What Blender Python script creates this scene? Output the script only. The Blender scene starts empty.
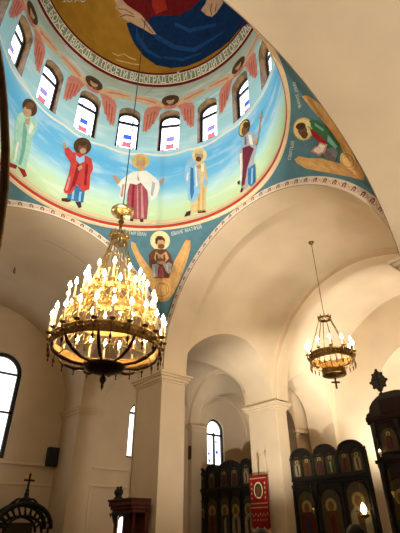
import bpy, bmesh, math, random
from mathutils import Vector, Matrix
from mathutils.geometry import tessellate_polygon
from mathutils.bvhtree import BVHTree
random.seed(7)
sc = bpy.context.scene
COL = sc.collection
PI = math.pi
sin, cos, sqrt, R = math.sin, math.cos, math.sqrt, math.radians
# ------------------------------------------------------------------ camera
F = 424.71
CAM = Vector((-3.364, -6.696, 1.6))
yaw, pit, rol = R(39.803), R(32.022), R(-0.338)
FW = Vector((sin(yaw)*cos(pit), cos(yaw)*cos(pit), sin(pit)))
_r = Vector((cos(yaw), -sin(yaw), 0)); _u = _r.cross(FW)
RT = cos(rol)*_r + sin(rol)*_u
UP = -sin(rol)*_r + cos(rol)*_u
cd = bpy.data.cameras.new('camera'); co = bpy.data.objects.new('camera', cd); COL.objects.link(co)
m = Matrix((RT, UP, -FW)).transposed().to_4x4(); m.translation = CAM
co.matrix_world = m
cd.sensor_fit = 'HORIZONTAL'; cd.sensor_width = 36; cd.lens = 36*F/400; cd.clip_start = .05; cd.clip_end = 200
sc.camera = co
def ray(x, y):
    return (FW*F + RT*(x-200) - UP*(y-266.5)).normalized()
def on_plane(x, y, ax, val):
    d = ray(x, y); return CAM + d*((val-CAM[ax])/d[ax])
# ------------------------------------------------------------------ materials
def mat(name, col, rough=.6, metal=0, noise=0, nscale=4, emit=None, estr=0, bump=0, col2=None, spec=.3):
    M = bpy.data.materials.new(name); M.use_nodes = True
    nt = M.node_tree; b = nt.nodes['Principled BSDF']
    b.inputs['Base Color'].default_value = (*col, 1); b.inputs['Roughness'].default_value = rough
    b.inputs['Metallic'].default_value = metal
    b.inputs['Specular IOR Level'].default_value = spec
    if noise or bump or col2:
        tc = nt.nodes.new('ShaderNodeTexCoord'); nz = nt.nodes.new('ShaderNodeTexNoise')
        nz.inputs['Scale'].default_value = nscale; nz.inputs['Detail'].default_value = 6
        nt.links.new(tc.outputs['Object'], nz.inputs['Vector'])
        if noise or col2:
            c2 = col2 or tuple(c*(1-noise) for c in col)
            cr = nt.nodes.new('ShaderNodeValToRGB')
            cr.color_ramp.elements[0].position = .3; cr.color_ramp.elements[1].position = .7
            cr.color_ramp.elements[0].color = (*c2, 1); cr.color_ramp.elements[1].color = (*col, 1)
            nt.links.new(nz.outputs['Fac'], cr.inputs['Fac']); nt.links.new(cr.outputs['Color'], b.inputs['Base Color'])
        if bump:
            bp = nt.nodes.new('ShaderNodeBump'); bp.inputs['Strength'].default_value = bump; bp.inputs['Distance'].default_value = .02
            nt.links.new(nz.outputs['Fac'], bp.inputs['Height']); nt.links.new(bp.outputs['Normal'], b.inputs['Normal'])
    if emit:
        b.inputs['Emission Color'].default_value = (*emit, 1); b.inputs['Emission Strength'].default_value = estr
    return M
PLASTER = mat('plaster', (.66, .54, .385), .75, noise=.12, nscale=.9, bump=.08, spec=.15)
MOULD = mat('moulding_plaster', (.68, .55, .385), .7, noise=.06, nscale=2, spec=.15)
FLOOR = mat('stone_floor', (.09, .045, .03), .4, noise=.35, nscale=2)
GOLD = mat('polished_brass', (.92, .66, .28), .34, 1, noise=.25, nscale=14)
BRASSD = mat('aged_brass', (.30, .17, .055), .38, 1, noise=.5, nscale=18)
BRASSM = mat('worn_brass', (.50, .31, .11), .36, 1, noise=.5, nscale=18)
BRONZE = mat('dark_bronze', (.075, .04, .018), .45, .7, noise=.4, nscale=20)
IRON = mat('dark_iron', (.018, .013, .010), .5, .5)
CANDLE = mat('ivory_candle', (.92, .84, .64), .5)
FLAME = mat('lit_bulb', (1, .9, .7), .4, emit=(1, .70, .36), estr=110)
LAMPF = mat('lamp_flame', (1, .9, .7), .4, emit=(1, .74, .40), estr=16)
WOOD = mat('dark_carved_wood', (.008, .005, .0035), .6, noise=.4, nscale=9, bump=.4)
WOODR = mat('reddish_dark_wood', (.085, .018, .010), .6, noise=.4, nscale=7, bump=.2, spec=.12)
WOODM = mat('mahogany_black_wood', (.013, .0045, .0035), .6, noise=.4, nscale=7, bump=.2, spec=.12)
JAMB = mat('gilded_jamb', (.20, .10, .022), .5, .2, noise=.7, nscale=5)
FRAME = mat('black_window_frame', (.012, .012, .014), .5)
GLASS = mat('bright_window_glass', (.9, .93, 1), .3, emit=(.90, .95, 1), estr=4)
GLASSB = mat('blue_stained_glass', (.05, .1, .6), .3, emit=(.05, .12, .95), estr=.9)
GLASSR = mat('red_stained_glass', (.5, .06, .1), .3, emit=(1, .25, .33), estr=.8)
GLASSP = mat('lilac_stained_glass', (.2, .15, .4), .3, emit=(.42, .32, .75), estr=.75)
def flat(name, c, n=.18, s=5): return mat(name, c, .8, noise=n, nscale=s, spec=.1)
# ------------------------------------------------------------------ object helpers
def link(name, me, mt=None, parent=None, smooth=False):
    o = bpy.data.objects.new(name, me); COL.objects.link(o)
    if mt:
        for k in (mt if isinstance(mt, (list, tuple)) else [mt]): me.materials.append(k)
    if parent: o.parent = parent
    if smooth:
        for p in me.polygons: p.use_smooth = True
    return o
def obj(name, bm, mt, parent=None, smooth=False, auto=None):
    me = bpy.data.meshes.new(name); bm.to_mesh(me); bm.free()
    o = link(name, me, mt, parent, smooth)
    if auto is not None:
        for p in me.polygons: p.use_smooth = True
        me.set_sharp_from_angle(angle=R(auto))
    return o
def thing(name, label, cat, loc=(0, 0, 0), rz=0, group=None):
    o = bpy.data.objects.new(name, None); COL.objects.link(o)
    o.location = loc; o.rotation_euler = (0, 0, rz); o.empty_display_size = .1
    o['label'] = label; o['category'] = cat
    if group: o['group'] = group
    return o
def tag(o, label, cat, group=None):
    o['label'] = label; o['category'] = cat
    if group: o['group'] = group
    return o
def struct(name, bm, mt, smooth=False, parent=None, auto=None):
    o = obj(name, bm, mt, parent, smooth, auto); o['kind'] = 'structure'; return o
def box(bm, x0, x1, y0, y1, z0, z1, bev=0):
    g = bmesh.ops.create_cube(bm, size=1)
    for v in g['verts']:
        v.co = ((x0+x1)/2 + v.co.x*(x1-x0), (y0+y1)/2 + v.co.y*(y1-y0), (z0+z1)/2 + v.co.z*(z1-z0))
    if bev:
        es = list({e for v in g['verts'] for e in v.link_edges})
        bmesh.ops.bevel(bm, geom=es, offset=bev, segments=2, affect='EDGES', profile=.6)
    return bm
def lathe(bm, prof, seg=24, c=(0, 0, 0), closed=False):
    rings = []
    for r_, z in prof:
        if r_ < 1e-5: rings.append([bm.verts.new((c[0], c[1], c[2]+z))])
        else: rings.append([bm.verts.new((c[0]+r_*cos(2*PI*k/seg), c[1]+r_*sin(2*PI*k/seg), c[2]+z)) for k in range(seg)])
    pr = list(zip(rings, rings[1:]))
    if closed: pr.append((rings[-1], rings[0]))
    for a, b in pr:
        for k in range(seg):
            j = (k+1) % seg
            if len(a) == 1 and len(b) == 1: continue
            if len(a) == 1: bm.faces.new((a[0], b[j], b[k]))
            elif len(b) == 1: bm.faces.new((a[k], a[j], b[0]))
            else: bm.faces.new((a[k], a[j], b[j], b[k]))
    return bm
def tube(bm, pts, rad, seg=8, closed=False):
    pts = [Vector(p) for p in pts]; n = len(pts); rings = []
    prev = None
    for i, p in enumerate(pts):
        if closed: t = (pts[(i+1) % n]-pts[i-1])
        else: t = pts[min(i+1, n-1)]-pts[max(i-1, 0)]
        t.normalize()
        if prev is None:
            a = t.orthogonal().normalized()
        else:
            a = (prev - t*prev.dot(t)); a = a.normalized() if a.length > 1e-6 else t.orthogonal().normalized()
        prev = a; b = t.cross(a)
        r_ = rad[i] if isinstance(rad, (list, tuple)) else rad
        rings.append([bm.verts.new(p + (a*cos(2*PI*k/seg) + b*sin(2*PI*k/seg))*r_) for k in range(seg)])
    for i in range(n if closed else n-1):
        A_, B_ = rings[i], rings[(i+1) % n]
        off = 0
        if closed and i == n-1:
            off = min(range(seg), key=lambda s: (A_[0].co-B_[s].co).length)
        for k in range(seg):
            bm.faces.new((A_[k], A_[(k+1) % seg], B_[(k+1+off) % seg], B_[(k+off) % seg]))
    if not closed:
        bm.faces.new(rings[0][::-1]); bm.faces.new(rings[-1])
    return bm
def ball(bm, c, r_, seg=12, sz=1):
    n = max(4, seg//2)
    lathe(bm, [(r_*sin(PI*k/n) if 0 < k < n else 0, -sz*r_*cos(PI*k/n)) for k in range(n+1)], seg, c); return bm
def new(): return bmesh.new()
def sheet(loops, fn, maxe=.25, uvfn=None, thick=0, edge2d=True):
    """2-D outline (first loop) with holes, tessellated, refined, then bent by fn(u, v) -> 3-D"""
    loops = [[Vector((p[0], p[1], 0)) for p in l] for l in loops]
    flatv = [p for l in loops for p in l]
    bm = new(); vs = [bm.verts.new(p) for p in flatv]
    for t in tessellate_polygon(loops):
        try: bm.faces.new([vs[i] for i in t])
        except ValueError: pass
    for it in range(9):
        le = [e for e in bm.edges if e.calc_length() > maxe]
        if not le: break
        bmesh.ops.subdivide_edges(bm, edges=le, cuts=1)
        bmesh.ops.triangulate(bm, faces=[f for f in bm.faces if len(f.verts) > 3])
    bmesh.ops.recalc_face_normals(bm, faces=bm.faces)
    if uvfn:
        ul = bm.loops.layers.uv.new('uv')
        for f in bm.faces:
            for l in f.loops: l[ul].uv = uvfn(l.vert.co.x, l.vert.co.y)
    for v in bm.verts: v.co = fn(v.co.x, v.co.y)
    return bm
def grid(fn, nu, nv, uv=False):
    bm = new(); V = [[bm.verts.new(fn(i/nu, j/nv)) for j in range(nv+1)] for i in range(nu+1)]
    ul = bm.loops.layers.uv.new('uv') if uv else None
    for i in range(nu):
        for j in range(nv):
            f = bm.faces.new((V[i][j], V[i+1][j], V[i+1][j+1], V[i][j+1]))
            if uv:
                for l, (a, b) in zip(f.loops, ((i, j), (i+1, j), (i+1, j+1), (i, j+1))): l[ul].uv = (a/nu, b/nv)
    return bm
def arcp(cx, cz, rx, rz, a0, a1, n):
    return [(cx+rx*cos(R(a0+(a1-a0)*k/n)), cz+rz*sin(R(a0+(a1-a0)*k/n))) for k in range(n+1)]
# ------------------------------------------------------------------ the building shell
ZS = 5.884; RA = 3.952; BO = 4.17; RV = 4.3; RIB = 4.03; ZI = 5.84; RS = 3.74; YN = 9.56; YE = 11.1; XE = 13.5
struct('floor', box(new(), -16, 18, -18, 16, -.3, 0), FLOOR)
def impost(bm, x0, x1, y0, y1, zt=ZI, s=1.0):
    """stepped moulding wrapped round a pier"""
    for dz0, dz1, pj in ((-.28, -.22, .03), (-.22, -.13, .075), (-.13, -.06, .13), (-.06, 0, .18)):
        box(bm, x0-pj*s, x1+pj*s, y0-pj*s, y1+pj*s, zt+dz0, zt+dz1, .006)
piers = {'northeast': (4, 4.9, 4, 5.4), 'northwest': (-4.9, -4, 4, 5.4), 'southeast': (3.74, 4.9, -5.4, -4), 'southwest': (-4.9, -3.74, -5.4, -4),
         'chancel': (9.42, 10.02, 4.2, 5.65)}
k = 0
for nm, (x0, x1, y0, y1) in piers.items():
    struct('wall_%s_pier' % nm, box(new(), x0, x1, y0, y1, 0, ZS+.03, .015), PLASTER)
    k += 1
    b = new(); impost(b, x0, x1, y0, y1); struct('trim_%d' % k, b, MOULD)
# dome crossing: soffits of the four arches
def barrel(axis, a, b, r_, z=ZS, n=64, m=8, c=0, d0=0, d1=180):
    def fn(s, t):
        th = R(d0+(d1-d0)*s); l = a+(b-a)*t; q = c+r_*cos(th); h = z+r_*sin(th)
        return (l, q, h) if axis == 'x' else (q, l, h)
    return grid(fn, n, m)
struct('ceiling_east_arch', barrel('x', 4, 4.9, RA), PLASTER, True)
struct('ceiling_north_arch', barrel('y', 4, 5.4, RA), PLASTER, True)
struct('ceiling_west_arm', barrel('x', -12, -4, RA), PLASTER, True)
struct('ceiling_south_arm', barrel('y', -13, -4, RS), PLASTER, True)
# ring step at the end of the east arch soffit
struct('trim_6', sheet([arcp(0, ZS, RA, RA, 0, 180, 60) + arcp(0, ZS, RV+.05, RV+.05, 180, 0, 60)], lambda u, v: (4.9, u, v), .6), PLASTER)
# profile helpers: s below 0 = vertical wall, s above 0 = arc length up the vault
def prof(r_):
    def f(s):
        if s <= 0: return (r_, ZS+s)
        a = s/r_; return (r_*cos(a), ZS+r_*sin(a))
    return f
def notch(c, hw, h, r_, flip=False, n=28, base=-ZS):
    """outline of an arched opening in (along, s) coordinates; h = rise above the springing"""
    out = [(c-hw, base)]
    out += [(c-hw, 0)]
    for k in range(1, n):
        a = PI - PI*k/n; z = h*sin(a)
        out.append((c+hw*cos(a), r_*math.asin(min(1, z/r_))))
    out += [(c+hw, 0), (c+hw, base)]
    return out
def steps(a, b, n): return [a+(b-a)*k/n for k in range(n+1)]
A1 = (7.16, 2.26, 1.93); A2 = (11.62, 1.59, 1.42)
top = RV*PI/2
P_ = prof(RV)
def arch_wall(x0, x1, arch, r_, fn):
    """wall running up into a barrel vault, pierced by one arch"""
    c, hw, h = arch; bm = new(); tp = r_*PI/2
    segs = []
    if c-hw-x0 > .02: segs.append([(x, -ZS) for x in steps(x0, c-hw, 4)])
    segs.append([(c-hw*cos(PI*k/44), r_*math.asin(min(1, h*sin(PI*k/44)/r_))) for k in range(45)])
    if x1-c-hw > .02: segs.append([(x, -ZS) for x in steps(c+hw, x1, 4)])
    for sg in segs:
        V = []
        for x, s0 in sg:
            V.append([bm.verts.new(fn(x, s)) for s in (steps(s0, tp, 40) if s0 > -ZS else [-ZS]+steps(0, tp, 40))])
        for A_, B_ in zip(V, V[1:]):
            for k in range(len(A_)-1): bm.faces.new((A_[k], B_[k], B_[k+1], A_[k+1]))
    return bm
def east_map(u, s):
    q, z = P_(s); return (u, q, z)
struct('wall_chancel_north', arch_wall(4.9, 9.42, A1, RV, east_map), PLASTER, True)
struct('wall_sanctuary_north', arch_wall(10.02, XE, A2, RV, east_map), PLASTER, True)
def south_map(u, s):
    q, z = P_(s); return (u, -q, z)
struct('wall_chancel_south', grid(lambda a, t: south_map(4.9+(XE-4.9)*a, -ZS+(ZS+top)*t), 30, 60), PLASTER, True)
# tunnels of the two arcade arches
def tunnel(c, hw, h, r_, yb, n=40, jamb=True):
    def fn(s, t):
        if not jamb: a = PI*(1-s); z = h*sin(a)
        elif s < .2: a = PI; z = -ZS*(1-s/.2)
        elif s > .8: a = 0; z = -ZS*(s-.8)/.2
        else: a = PI*(1-(s-.2)/.6); z = h*sin(a)
        x = c+hw*cos(a); q = sqrt(r_*r_-max(0, z)**2)
        return (x, q+(yb-q)*t, ZS+z)
    return grid(fn, n, 6)
struct('wall_arcade_soffit', tunnel(*A1, RV, 5.65, 40, False), PLASTER, True, auto=40)
struct('wall_sanctuary_arch_soffit', tunnel(*A2, RV, 5.65), PLASTER, True, auto=40)
# aisle side of the arcade
def arch_hole(c, hw, h, base=0, n=24):
    return [(c-hw, base)] + [(c+hw*cos(PI-PI*k/n), ZS+h*sin(PI-PI*k/n)) for k in range(n+1)] + [(c+hw, base)]
struct('wall_aisle_south', sheet([[(4.9, 0)]+arch_hole(*A1)+[(9.42, 0), (9.42, 10), (4.9, 10)]], lambda u, v: (u, 5.65, v), .8), PLASTER)
struct('wall_chapel_south', sheet([[(10.02, 0)]+arch_hole(A2[0]-.0, A2[1], A2[2])+[(XE, 0), (XE, 10), (10.02, 10)]], lambda u, v: (u, 5.65, v), .8), PLASTER)
# lower inner order behind the sanctuary arch
struct('wall_inner_order', sheet([[(10.02, 0), (10.02, 0.01), (10.9, .01)]+[(10.9, 5.2)]+[(11.72+.82*cos(PI-PI*k/16), 5.45+.95*sin(PI-PI*k/16)) for k in range(17)]+[(12.54, 0), (XE, 0), (XE, 8), (10.02, 8)]], lambda u, v: (u, 5.85, v), .8), PLASTER)
b = new(); box(b, 12.48, 13.2, 5.68, 5.95, 5.3, 5.44, .01); struct('trim_7', b, MOULD)
# transverse rib on the chancel pillar
b = barrel('x', 9.42, 10.02, RIB); struct('ceiling_rib', b, MOULD, True)
for k, x in enumerate((9.42, 10.02)):
    struct('trim_%d' % (8+k), sheet([arcp(0, ZS, RIB, RIB, 0, 180, 60)+arcp(0, ZS, RV+.04, RV+.04, 180, 0, 60)], lambda u, v, x=x: (x, u, v), .6), MOULD)
# raised lip along the rib edge
b = new(); tube(b, [(9.40, (RIB+.02)*cos(R(a)), ZS+(RIB+.02)*sin(R(a))) for a in range(0, 181, 3)], .035, 6); struct('trim_10', b, MOULD, True)
# east end wall with the apse
AP = (2.25, 5.884)
struct('wall_east', sheet([[(-4.4, 0), (-AP[0], 0)]+arcp(0, AP[1], AP[0], AP[0], 180, 0, 40)+[(AP[0], 0), (4.4, 0), (4.4, ZS)]+arcp(0, ZS, 4.4, 4.4, 0, 180, 60)], lambda u, v: (XE, u, v), .6), PLASTER)
def apse(s, t):
    a = PI*s-PI/2
    if t < .4: return (XE+AP[0]*cos(a), AP[0]*sin(a), AP[1]*t/.4)
    e = (t-.4)/.6*PI/2
    return (XE+AP[0]*cos(e)*cos(a), AP[0]*cos(e)*sin(a), AP[1]+AP[0]*sin(e))
struct('wall_apse', grid(apse, 40, 30), PLASTER, True)
# north arm: vault, sides, end wall
PN = prof(RA); topn = RA*PI/2
AN = (7.465, 2.055, 1.85)
def north_map(u, s):
    q, z = PN(s); return (q, u, z)
struct('wall_north_arm_east', arch_wall(5.4, YE, AN, RA, north_map), PLASTER, True)
def nwest(u, s): return (-PN(s)[0], u, PN(s)[1])
struct('wall_north_arm_west', grid(lambda a, t: nwest(5.4+(YE-5.4)*a, -ZS+(ZS+topn)*t), 12, 60), PLASTER, True)
def tun_n(s, t):
    c, hw, h = AN
    if s < .2: a = PI; z = -ZS*(1-s/.2)
    elif s > .8: a = 0; z = -ZS*(s-.8)/.2
    else: a = PI*(1-(s-.2)/.6); z = h*sin(a)
    q = sqrt(RA*RA-max(0, z)**2)
    return (q+(4.9-q)*t, c+hw*cos(a), ZS+z)
struct('wall_transept_arch_soffit', grid(tun_n, 40, 6), PLASTER, True, auto=40)
struct('wall_aisle_west', sheet([[(5.4, 0)]+arch_hole(*AN)+[(YN, 0), (YN, 10), (5.4, 10)]], lambda u, v: (4.9, u, v), .8), PLASTER)
b = new(); impost(b, 3.96, 4.88, 9.53, 11.2, ZI); struct('trim_11', b, MOULD)
def win_hole(c, hw, z0, zt, n=18):
    """arched opening, clockwise list"""
    return [(c-hw, z0)]+[(c+hw*cos(PI-PI*k/n), zt-hw+hw*sin(PI-PI*k/n)) for k in range(n+1)]+[(c+hw, z0)]
WN = (1.12, .84, 3.95, 7.86); WA = (6.75, .52, 4.18, 6.42); WC = (11.1, .54, 4.2, 6.32); WD = (5.62, .62, .25, 2.35)
WL = (6.36, .26, .9, 2.2)
WN2 = (-1.12, .84, 3.95, 7.86)
struct('wall_north_end', sheet([[(-4, 0), (4, 0), (4, ZS)]+arcp(0, ZS, RA+.04, RA+.04, 0, 180, 50)+[(-4, ZS)], win_hole(*WN), win_hole(*WN2)], lambda u, v: (u, YE, v), .7), PLASTER)
struct('wall_north_aisle', sheet([[(4.88, 0), (XE, 0), (XE, 9.5), (4.88, 9.5)], win_hole(*WA), win_hole(*WC), win_hole(*WL)], lambda u, v: (u, YN, v), .7), PLASTER)
# string courses and dado mouldings
def course(n, pts, z, h=.09, d=.07):
    b = new()
    (x0, y0), (x1, y1) = pts
    box(b, min(x0, x1)-(d if x0 == x1 else 0), max(x0, x1)+0, min(y0, y1)-(d if y0 == y1 else 0), max(y0, y1), z-h/2, z+h/2, .02)
    struct('trim_%d' % n, b, MOULD)
course(12, ((-3.9, YE), (3.9, YE)), 3.82); course(13, ((-3.9, YE), (3.9, YE)), 3.14)
course(14, ((4.78, YN), (6.9, YN)), 3.7); course(15, ((4.75, YN), (6.75, YN)), 3.1)
b = new(); box(b, 4.75, 4.86, YN-.06, YN, .02, 3.06, .02); struct('trim_16', b, MOULD)
# groin vaults over the aisle bays
def groin(x0, x1, y0, y1, hx, hy):
    cx, cy, rx, ry = (x0+x1)/2, (y0+y1)/2, (x1-x0)/2, (y1-y0)/2
    def fn(s, t):
        x, y = x0+(x1-x0)*s, y0+(y1-y0)*t
        a = hx*sqrt(max(0, 1-((x-cx)/rx)**2)); c = hy*sqrt(max(0, 1-((y-cy)/ry)**2))
        return (x, y, ZS+max(a, c))
    return grid(fn, 44, 44)
struct('ceiling_aisle', groin(4.9, 9.42, 5.65, YN, 2.0, 2.05), PLASTER, True)
struct('ceiling_chapel', groin(10.02, XE, 5.65, YN, 1.62, 1.95), PLASTER, True)
b = barrel('x', 9.42, 10.02, 1.82, ZS, 40, 3, 7.6); struct('ceiling_aisle_rib', b, MOULD, True)
struct('wall_aisle_rib', sheet([[(5.65, ZS)]+[(7.6+1.82*cos(PI-PI*k/30), ZS+1.82*sin(PI-PI*k/30)) for k in range(31)]+[(YN, ZS), (YN, 9), (5.65, 9)]], lambda u, v: (9.42, u, v), .6), MOULD)
b = new(); box(b, 9.42, 10.02, 9.3, YN, 0, ZI-.1, .02); struct('wall_aisle_pilaster', b, PLASTER)
b = new(); impost(b, 9.42, 10.02, 9.3, YN+.3, ZI-.05); struct('trim_17', b, MOULD)
b = new(); tube(b, [(11.76+1.5*cos(R(a)), YN-.01, 5.75+1.62*sin(R(a))) for a in range(0, 181, 6)], .05, 6); struct('trim_18', b, MOULD, True)
struct('wall_chapel_east', box(new(), XE, XE+.3, 4.4, YN+.3, 0, 9), PLASTER)
# the parts of the church behind the camera
struct('wall_south_end', box(new(), -5, 5, -13.3, -13, 0, 10), PLASTER)
struct('wall_west_end', box(new(), -12.3, -12, -5, 5, 0, 10), PLASTER)
for nm, a in (('west_arm_north', (-12, -4.9, RA, RA+.3)), ('west_arm_south', (-12, -4.9, -RA-.3, -RA)), ('south_arm_east', (RS, RS+.3, -13, -5.4)), ('south_arm_west', (-RS-.3, -RS, -13, -5.4))):
    struct('wall_'+nm, box(new(), *a, 0, ZS+.02), PLASTER)
# ------------------------------------------------------------------ painted colours
def ramp_z(name, stops, rough=.75, nz=.12):
    """paint laid on in horizontal zones (height in metres)"""
    M = mat(name, (1, 1, 1), rough, spec=.12); nt = M.node_tree; b = nt.nodes['Principled BSDF']
    tc = nt.nodes.new('ShaderNodeTexCoord'); sp = nt.nodes.new('ShaderNodeSeparateXYZ'); mr = nt.nodes.new('ShaderNodeMapRange')
    n1 = nt.nodes.new('ShaderNodeTexNoise'); n1.inputs['Scale'].default_value = .9; n1.inputs['Detail'].default_value = 5
    ma = nt.nodes.new('ShaderNodeMath'); ma.operation = 'MULTIPLY_ADD'; ma.inputs[1].default_value = 1.1; 
    z0, z1 = stops[0][0], stops[-1][0]
    nt.links.new(tc.outputs['Object'], sp.inputs[0]); nt.links.new(tc.outputs['Object'], n1.inputs['Vector'])
    sb = nt.nodes.new('ShaderNodeMath'); sb.operation = 'SUBTRACT'; sb.inputs[1].default_value = .5
    nt.links.new(n1.outputs['Fac'], sb.inputs[0]); nt.links.new(sb.outputs[0], ma.inputs[0]); nt.links.new(sp.outputs['Z'], ma.inputs[2])
    ma.inputs[1].default_value = nz*6
    nt.links.new(ma.outputs[0], mr.inputs['Value']); mr.inputs['From Min'].default_value = z0; mr.inputs['From Max'].default_value = z1
    cr = nt.nodes.new('ShaderNodeValToRGB'); nt.links.new(mr.outputs[0], cr.inputs['Fac'])
    el = cr.color_ramp.elements
    while len(el) < len(stops): el.new(.5)
    for e, (z, c) in zip(el, stops): e.position = (z-z0)/(z1-z0); e.color = (*c, 1)
    mp = nt.nodes.new('ShaderNodeMapping'); mp.inputs['Scale'].default_value = (.8, .8, 2.6); n2 = nt.nodes.new('ShaderNodeTexNoise'); n2.inputs['Scale'].default_value = 1.0; n2.inputs['Detail'].default_value = 7
    nt.links.new(tc.outputs['Object'], mp.inputs[0]); nt.links.new(mp.outputs[0], n2.inputs['Vector'])
    c2 = nt.nodes.new('ShaderNodeMapRange'); c2.inputs['From Min'].default_value = .50; c2.inputs['From Max'].default_value = .74; c2.inputs['To Max'].default_value = .62; nt.links.new(n2.outputs['Fac'], c2.inputs['Value'])
    mx = nt.nodes.new('ShaderNodeMix'); mx.data_type = 'RGBA'; nt.links.new(c2.outputs[0], mx.inputs['Factor']); nt.links.new(cr.outputs['Color'], mx.inputs['A']); mx.inputs['B'].default_value = (.84, .88, .84, 1)
    nt.links.new(mx.outputs['Result'], b.inputs['Base Color'])
    return M
Z0, R0, Z1, R1 = 10.112, 3.9, 17.9, 4.156
def rdrum(z): return R0+(R1-R0)*(z-Z0)/(Z1-Z0)
def drum_pt(az, z, off=0):
    r_ = rdrum(z)-off; return Vector((r_*cos(az), r_*sin(az), z))
DRUM = ramp_z('drum_fresco', [(10.2, (.55, .66, .34)), (11.0, (.58, .75, .46)), (11.45, (.50, .75, .70)), (12.0, (.20, .53, .76)), (12.9, (.13, .47, .75)), (13.55, (.26, .60, .80)), (13.75, (.42, .70, .74)), (16.0, (.40, .64, .64)), (17.0, (.46, .56, .46)), (17.9, (.44, .46, .32))])
# drum wall, 16 arched window openings
WAZ = [R(88+22.5*k) for k in range(16)]
HW, WZ0, WZT = .42, 13.85, 16.28
RM = 4.03
def drum_uv(u, z): return drum_pt(u/RM, z)
for k in range(4):
    a0 = (R(88-11.25)+k*PI/2)*RM; a1 = a0+RM*PI/2
    outer = [(u, 10.2) for u in steps(a0, a1, 40)] + [(u, 17.95) for u in steps(a1, a0, 40)]
    holes = [win_hole((R(88)+k*PI/2+R(22.5)*j)*RM, HW, WZ0, WZT) for j in range(4)]
    struct('wall_drum_%s' % ('north', 'west', 'south', 'east')[k], sheet([outer]+holes, drum_uv, .3), DRUM, True)
# scalloped white line under the windows, painted on
WHITEP = flat('white_paint', (.86, .85, .74), .05)
def band_az(nm, zf0, zf1, mt, off=.008, n=240, lab=None):
    bm = grid(lambda s, t: drum_pt(2*PI*s, zf0(2*PI*s)+(zf1(2*PI*s)-zf0(2*PI*s))*t, off), n, 1)
    return struct(nm, bm, mt, True)
scal = lambda a: 13.68-.10*abs(cos((a-R(88))*8))
band_az('trim_19', lambda a: scal(a)-.06, lambda a: scal(a)+.06, WHITEP)
# ring at the foot of the drum: cream, red, cream
REDP = flat('red_paint', (.52, .05, .03), .15); CREAMP = flat('cream_paint', (.82, .66, .42), .1); MAROON = flat('maroon_paint', (.13, .008, .012), .15)
def ringprof(nm, prof, mt, seg=128):
    b = new(); lathe(b, prof, seg); struct(nm, b, mt, True)
ringprof('trim_20', [(3.93, 10.25), (3.86, 10.25), (3.845, 10.17)], CREAMP)
ringprof('trim_21', [(3.845, 10.17), (3.835, 10.14), (3.835, 10.08), (3.85, 10.055)], REDP)
ringprof('trim_22', [(3.85, 10.055), (3.86, 10.02), (3.97, 10.02)], CREAMP)
b = new(); lathe(b, [(3.905, 10.42), (3.895, 10.40), (3.895, 10.26)], 128); struct('trim_23', b, flat('buff_paint', (.80, .62, .34), .1), True)
# inscription band and its red lines below the dome
BANDM = flat('olive_band_paint', (.22, .22, .125), .3, 9)
ringprof('trim_24', [(4.17, 17.9), (4.10, 17.94), (4.10, 18.02)], MAROON)
ringprof('trim_25', [(4.10, 18.02), (3.93, 18.44)], BANDM)
ringprof('trim_26', [(3.93, 18.44), (3.91, 18.46), (3.91, 18.54), (3.96, 18.56)], MAROON)
ringprof('trim_27', [(3.945, 18.44), (3.925, 18.435), (3.935, 18.405)], CREAMP)
ringprof('trim_28', [(4.10, 18.02), (4.085, 18.03), (4.085, 18.06)], CREAMP)
DGOLD = mat('ochre_gold_dome', (.46, .215, .02), .45, .15, noise=.25, nscale=2)
DZ, DR = 18.5, 3.93
b = new(); lathe(b, [(DR*cos(R(a)), DR*sin(R(a))) for a in range(0, 90, 3)]+[(0, DR)], 96, (0, 0, DZ)); struct('ceiling_dome', b, DGOLD, True)
# pendentives
PEND = flat('pendentive_blue', (.10, .225, .285), .22, 3)
def pend_fn(q):
    def fn(s, t):
        th = R(90*s)
        if th <= PI/4: x, y = 4.0, 4.0*math.tan(th)
        else: x, y = 4.0/math.tan(th), 4.0
        h = min(x, y); zb = ZS+sqrt(max(BO*BO-h*h, 0))
        rb = math.hypot(x, y); ru, zu = 3.90, 10.04
        # meridian bulging outward
        ex = .12*(rb-4)
        r_ = rb+(ru-rb)*t; z = zb+(zu-zb)*t+4*ex*t*(1-t)*1.4
        a = th+R(90*q); return (r_*cos(a), r_*sin(a), z)
    return fn
PBM = []
for q, nm in enumerate(('northeast', 'northwest', 'southwest', 'southeast')):
    bm = grid(pend_fn(q), 96, 40)
    struct('wall_%s_pendentive' % nm, bm, PEND, True)
    bm = grid(pend_fn(q), 96, 40)
    bm.normal_update(); PBM.append(BVHTree.FromBMesh(bm)); bm.free()
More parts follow.
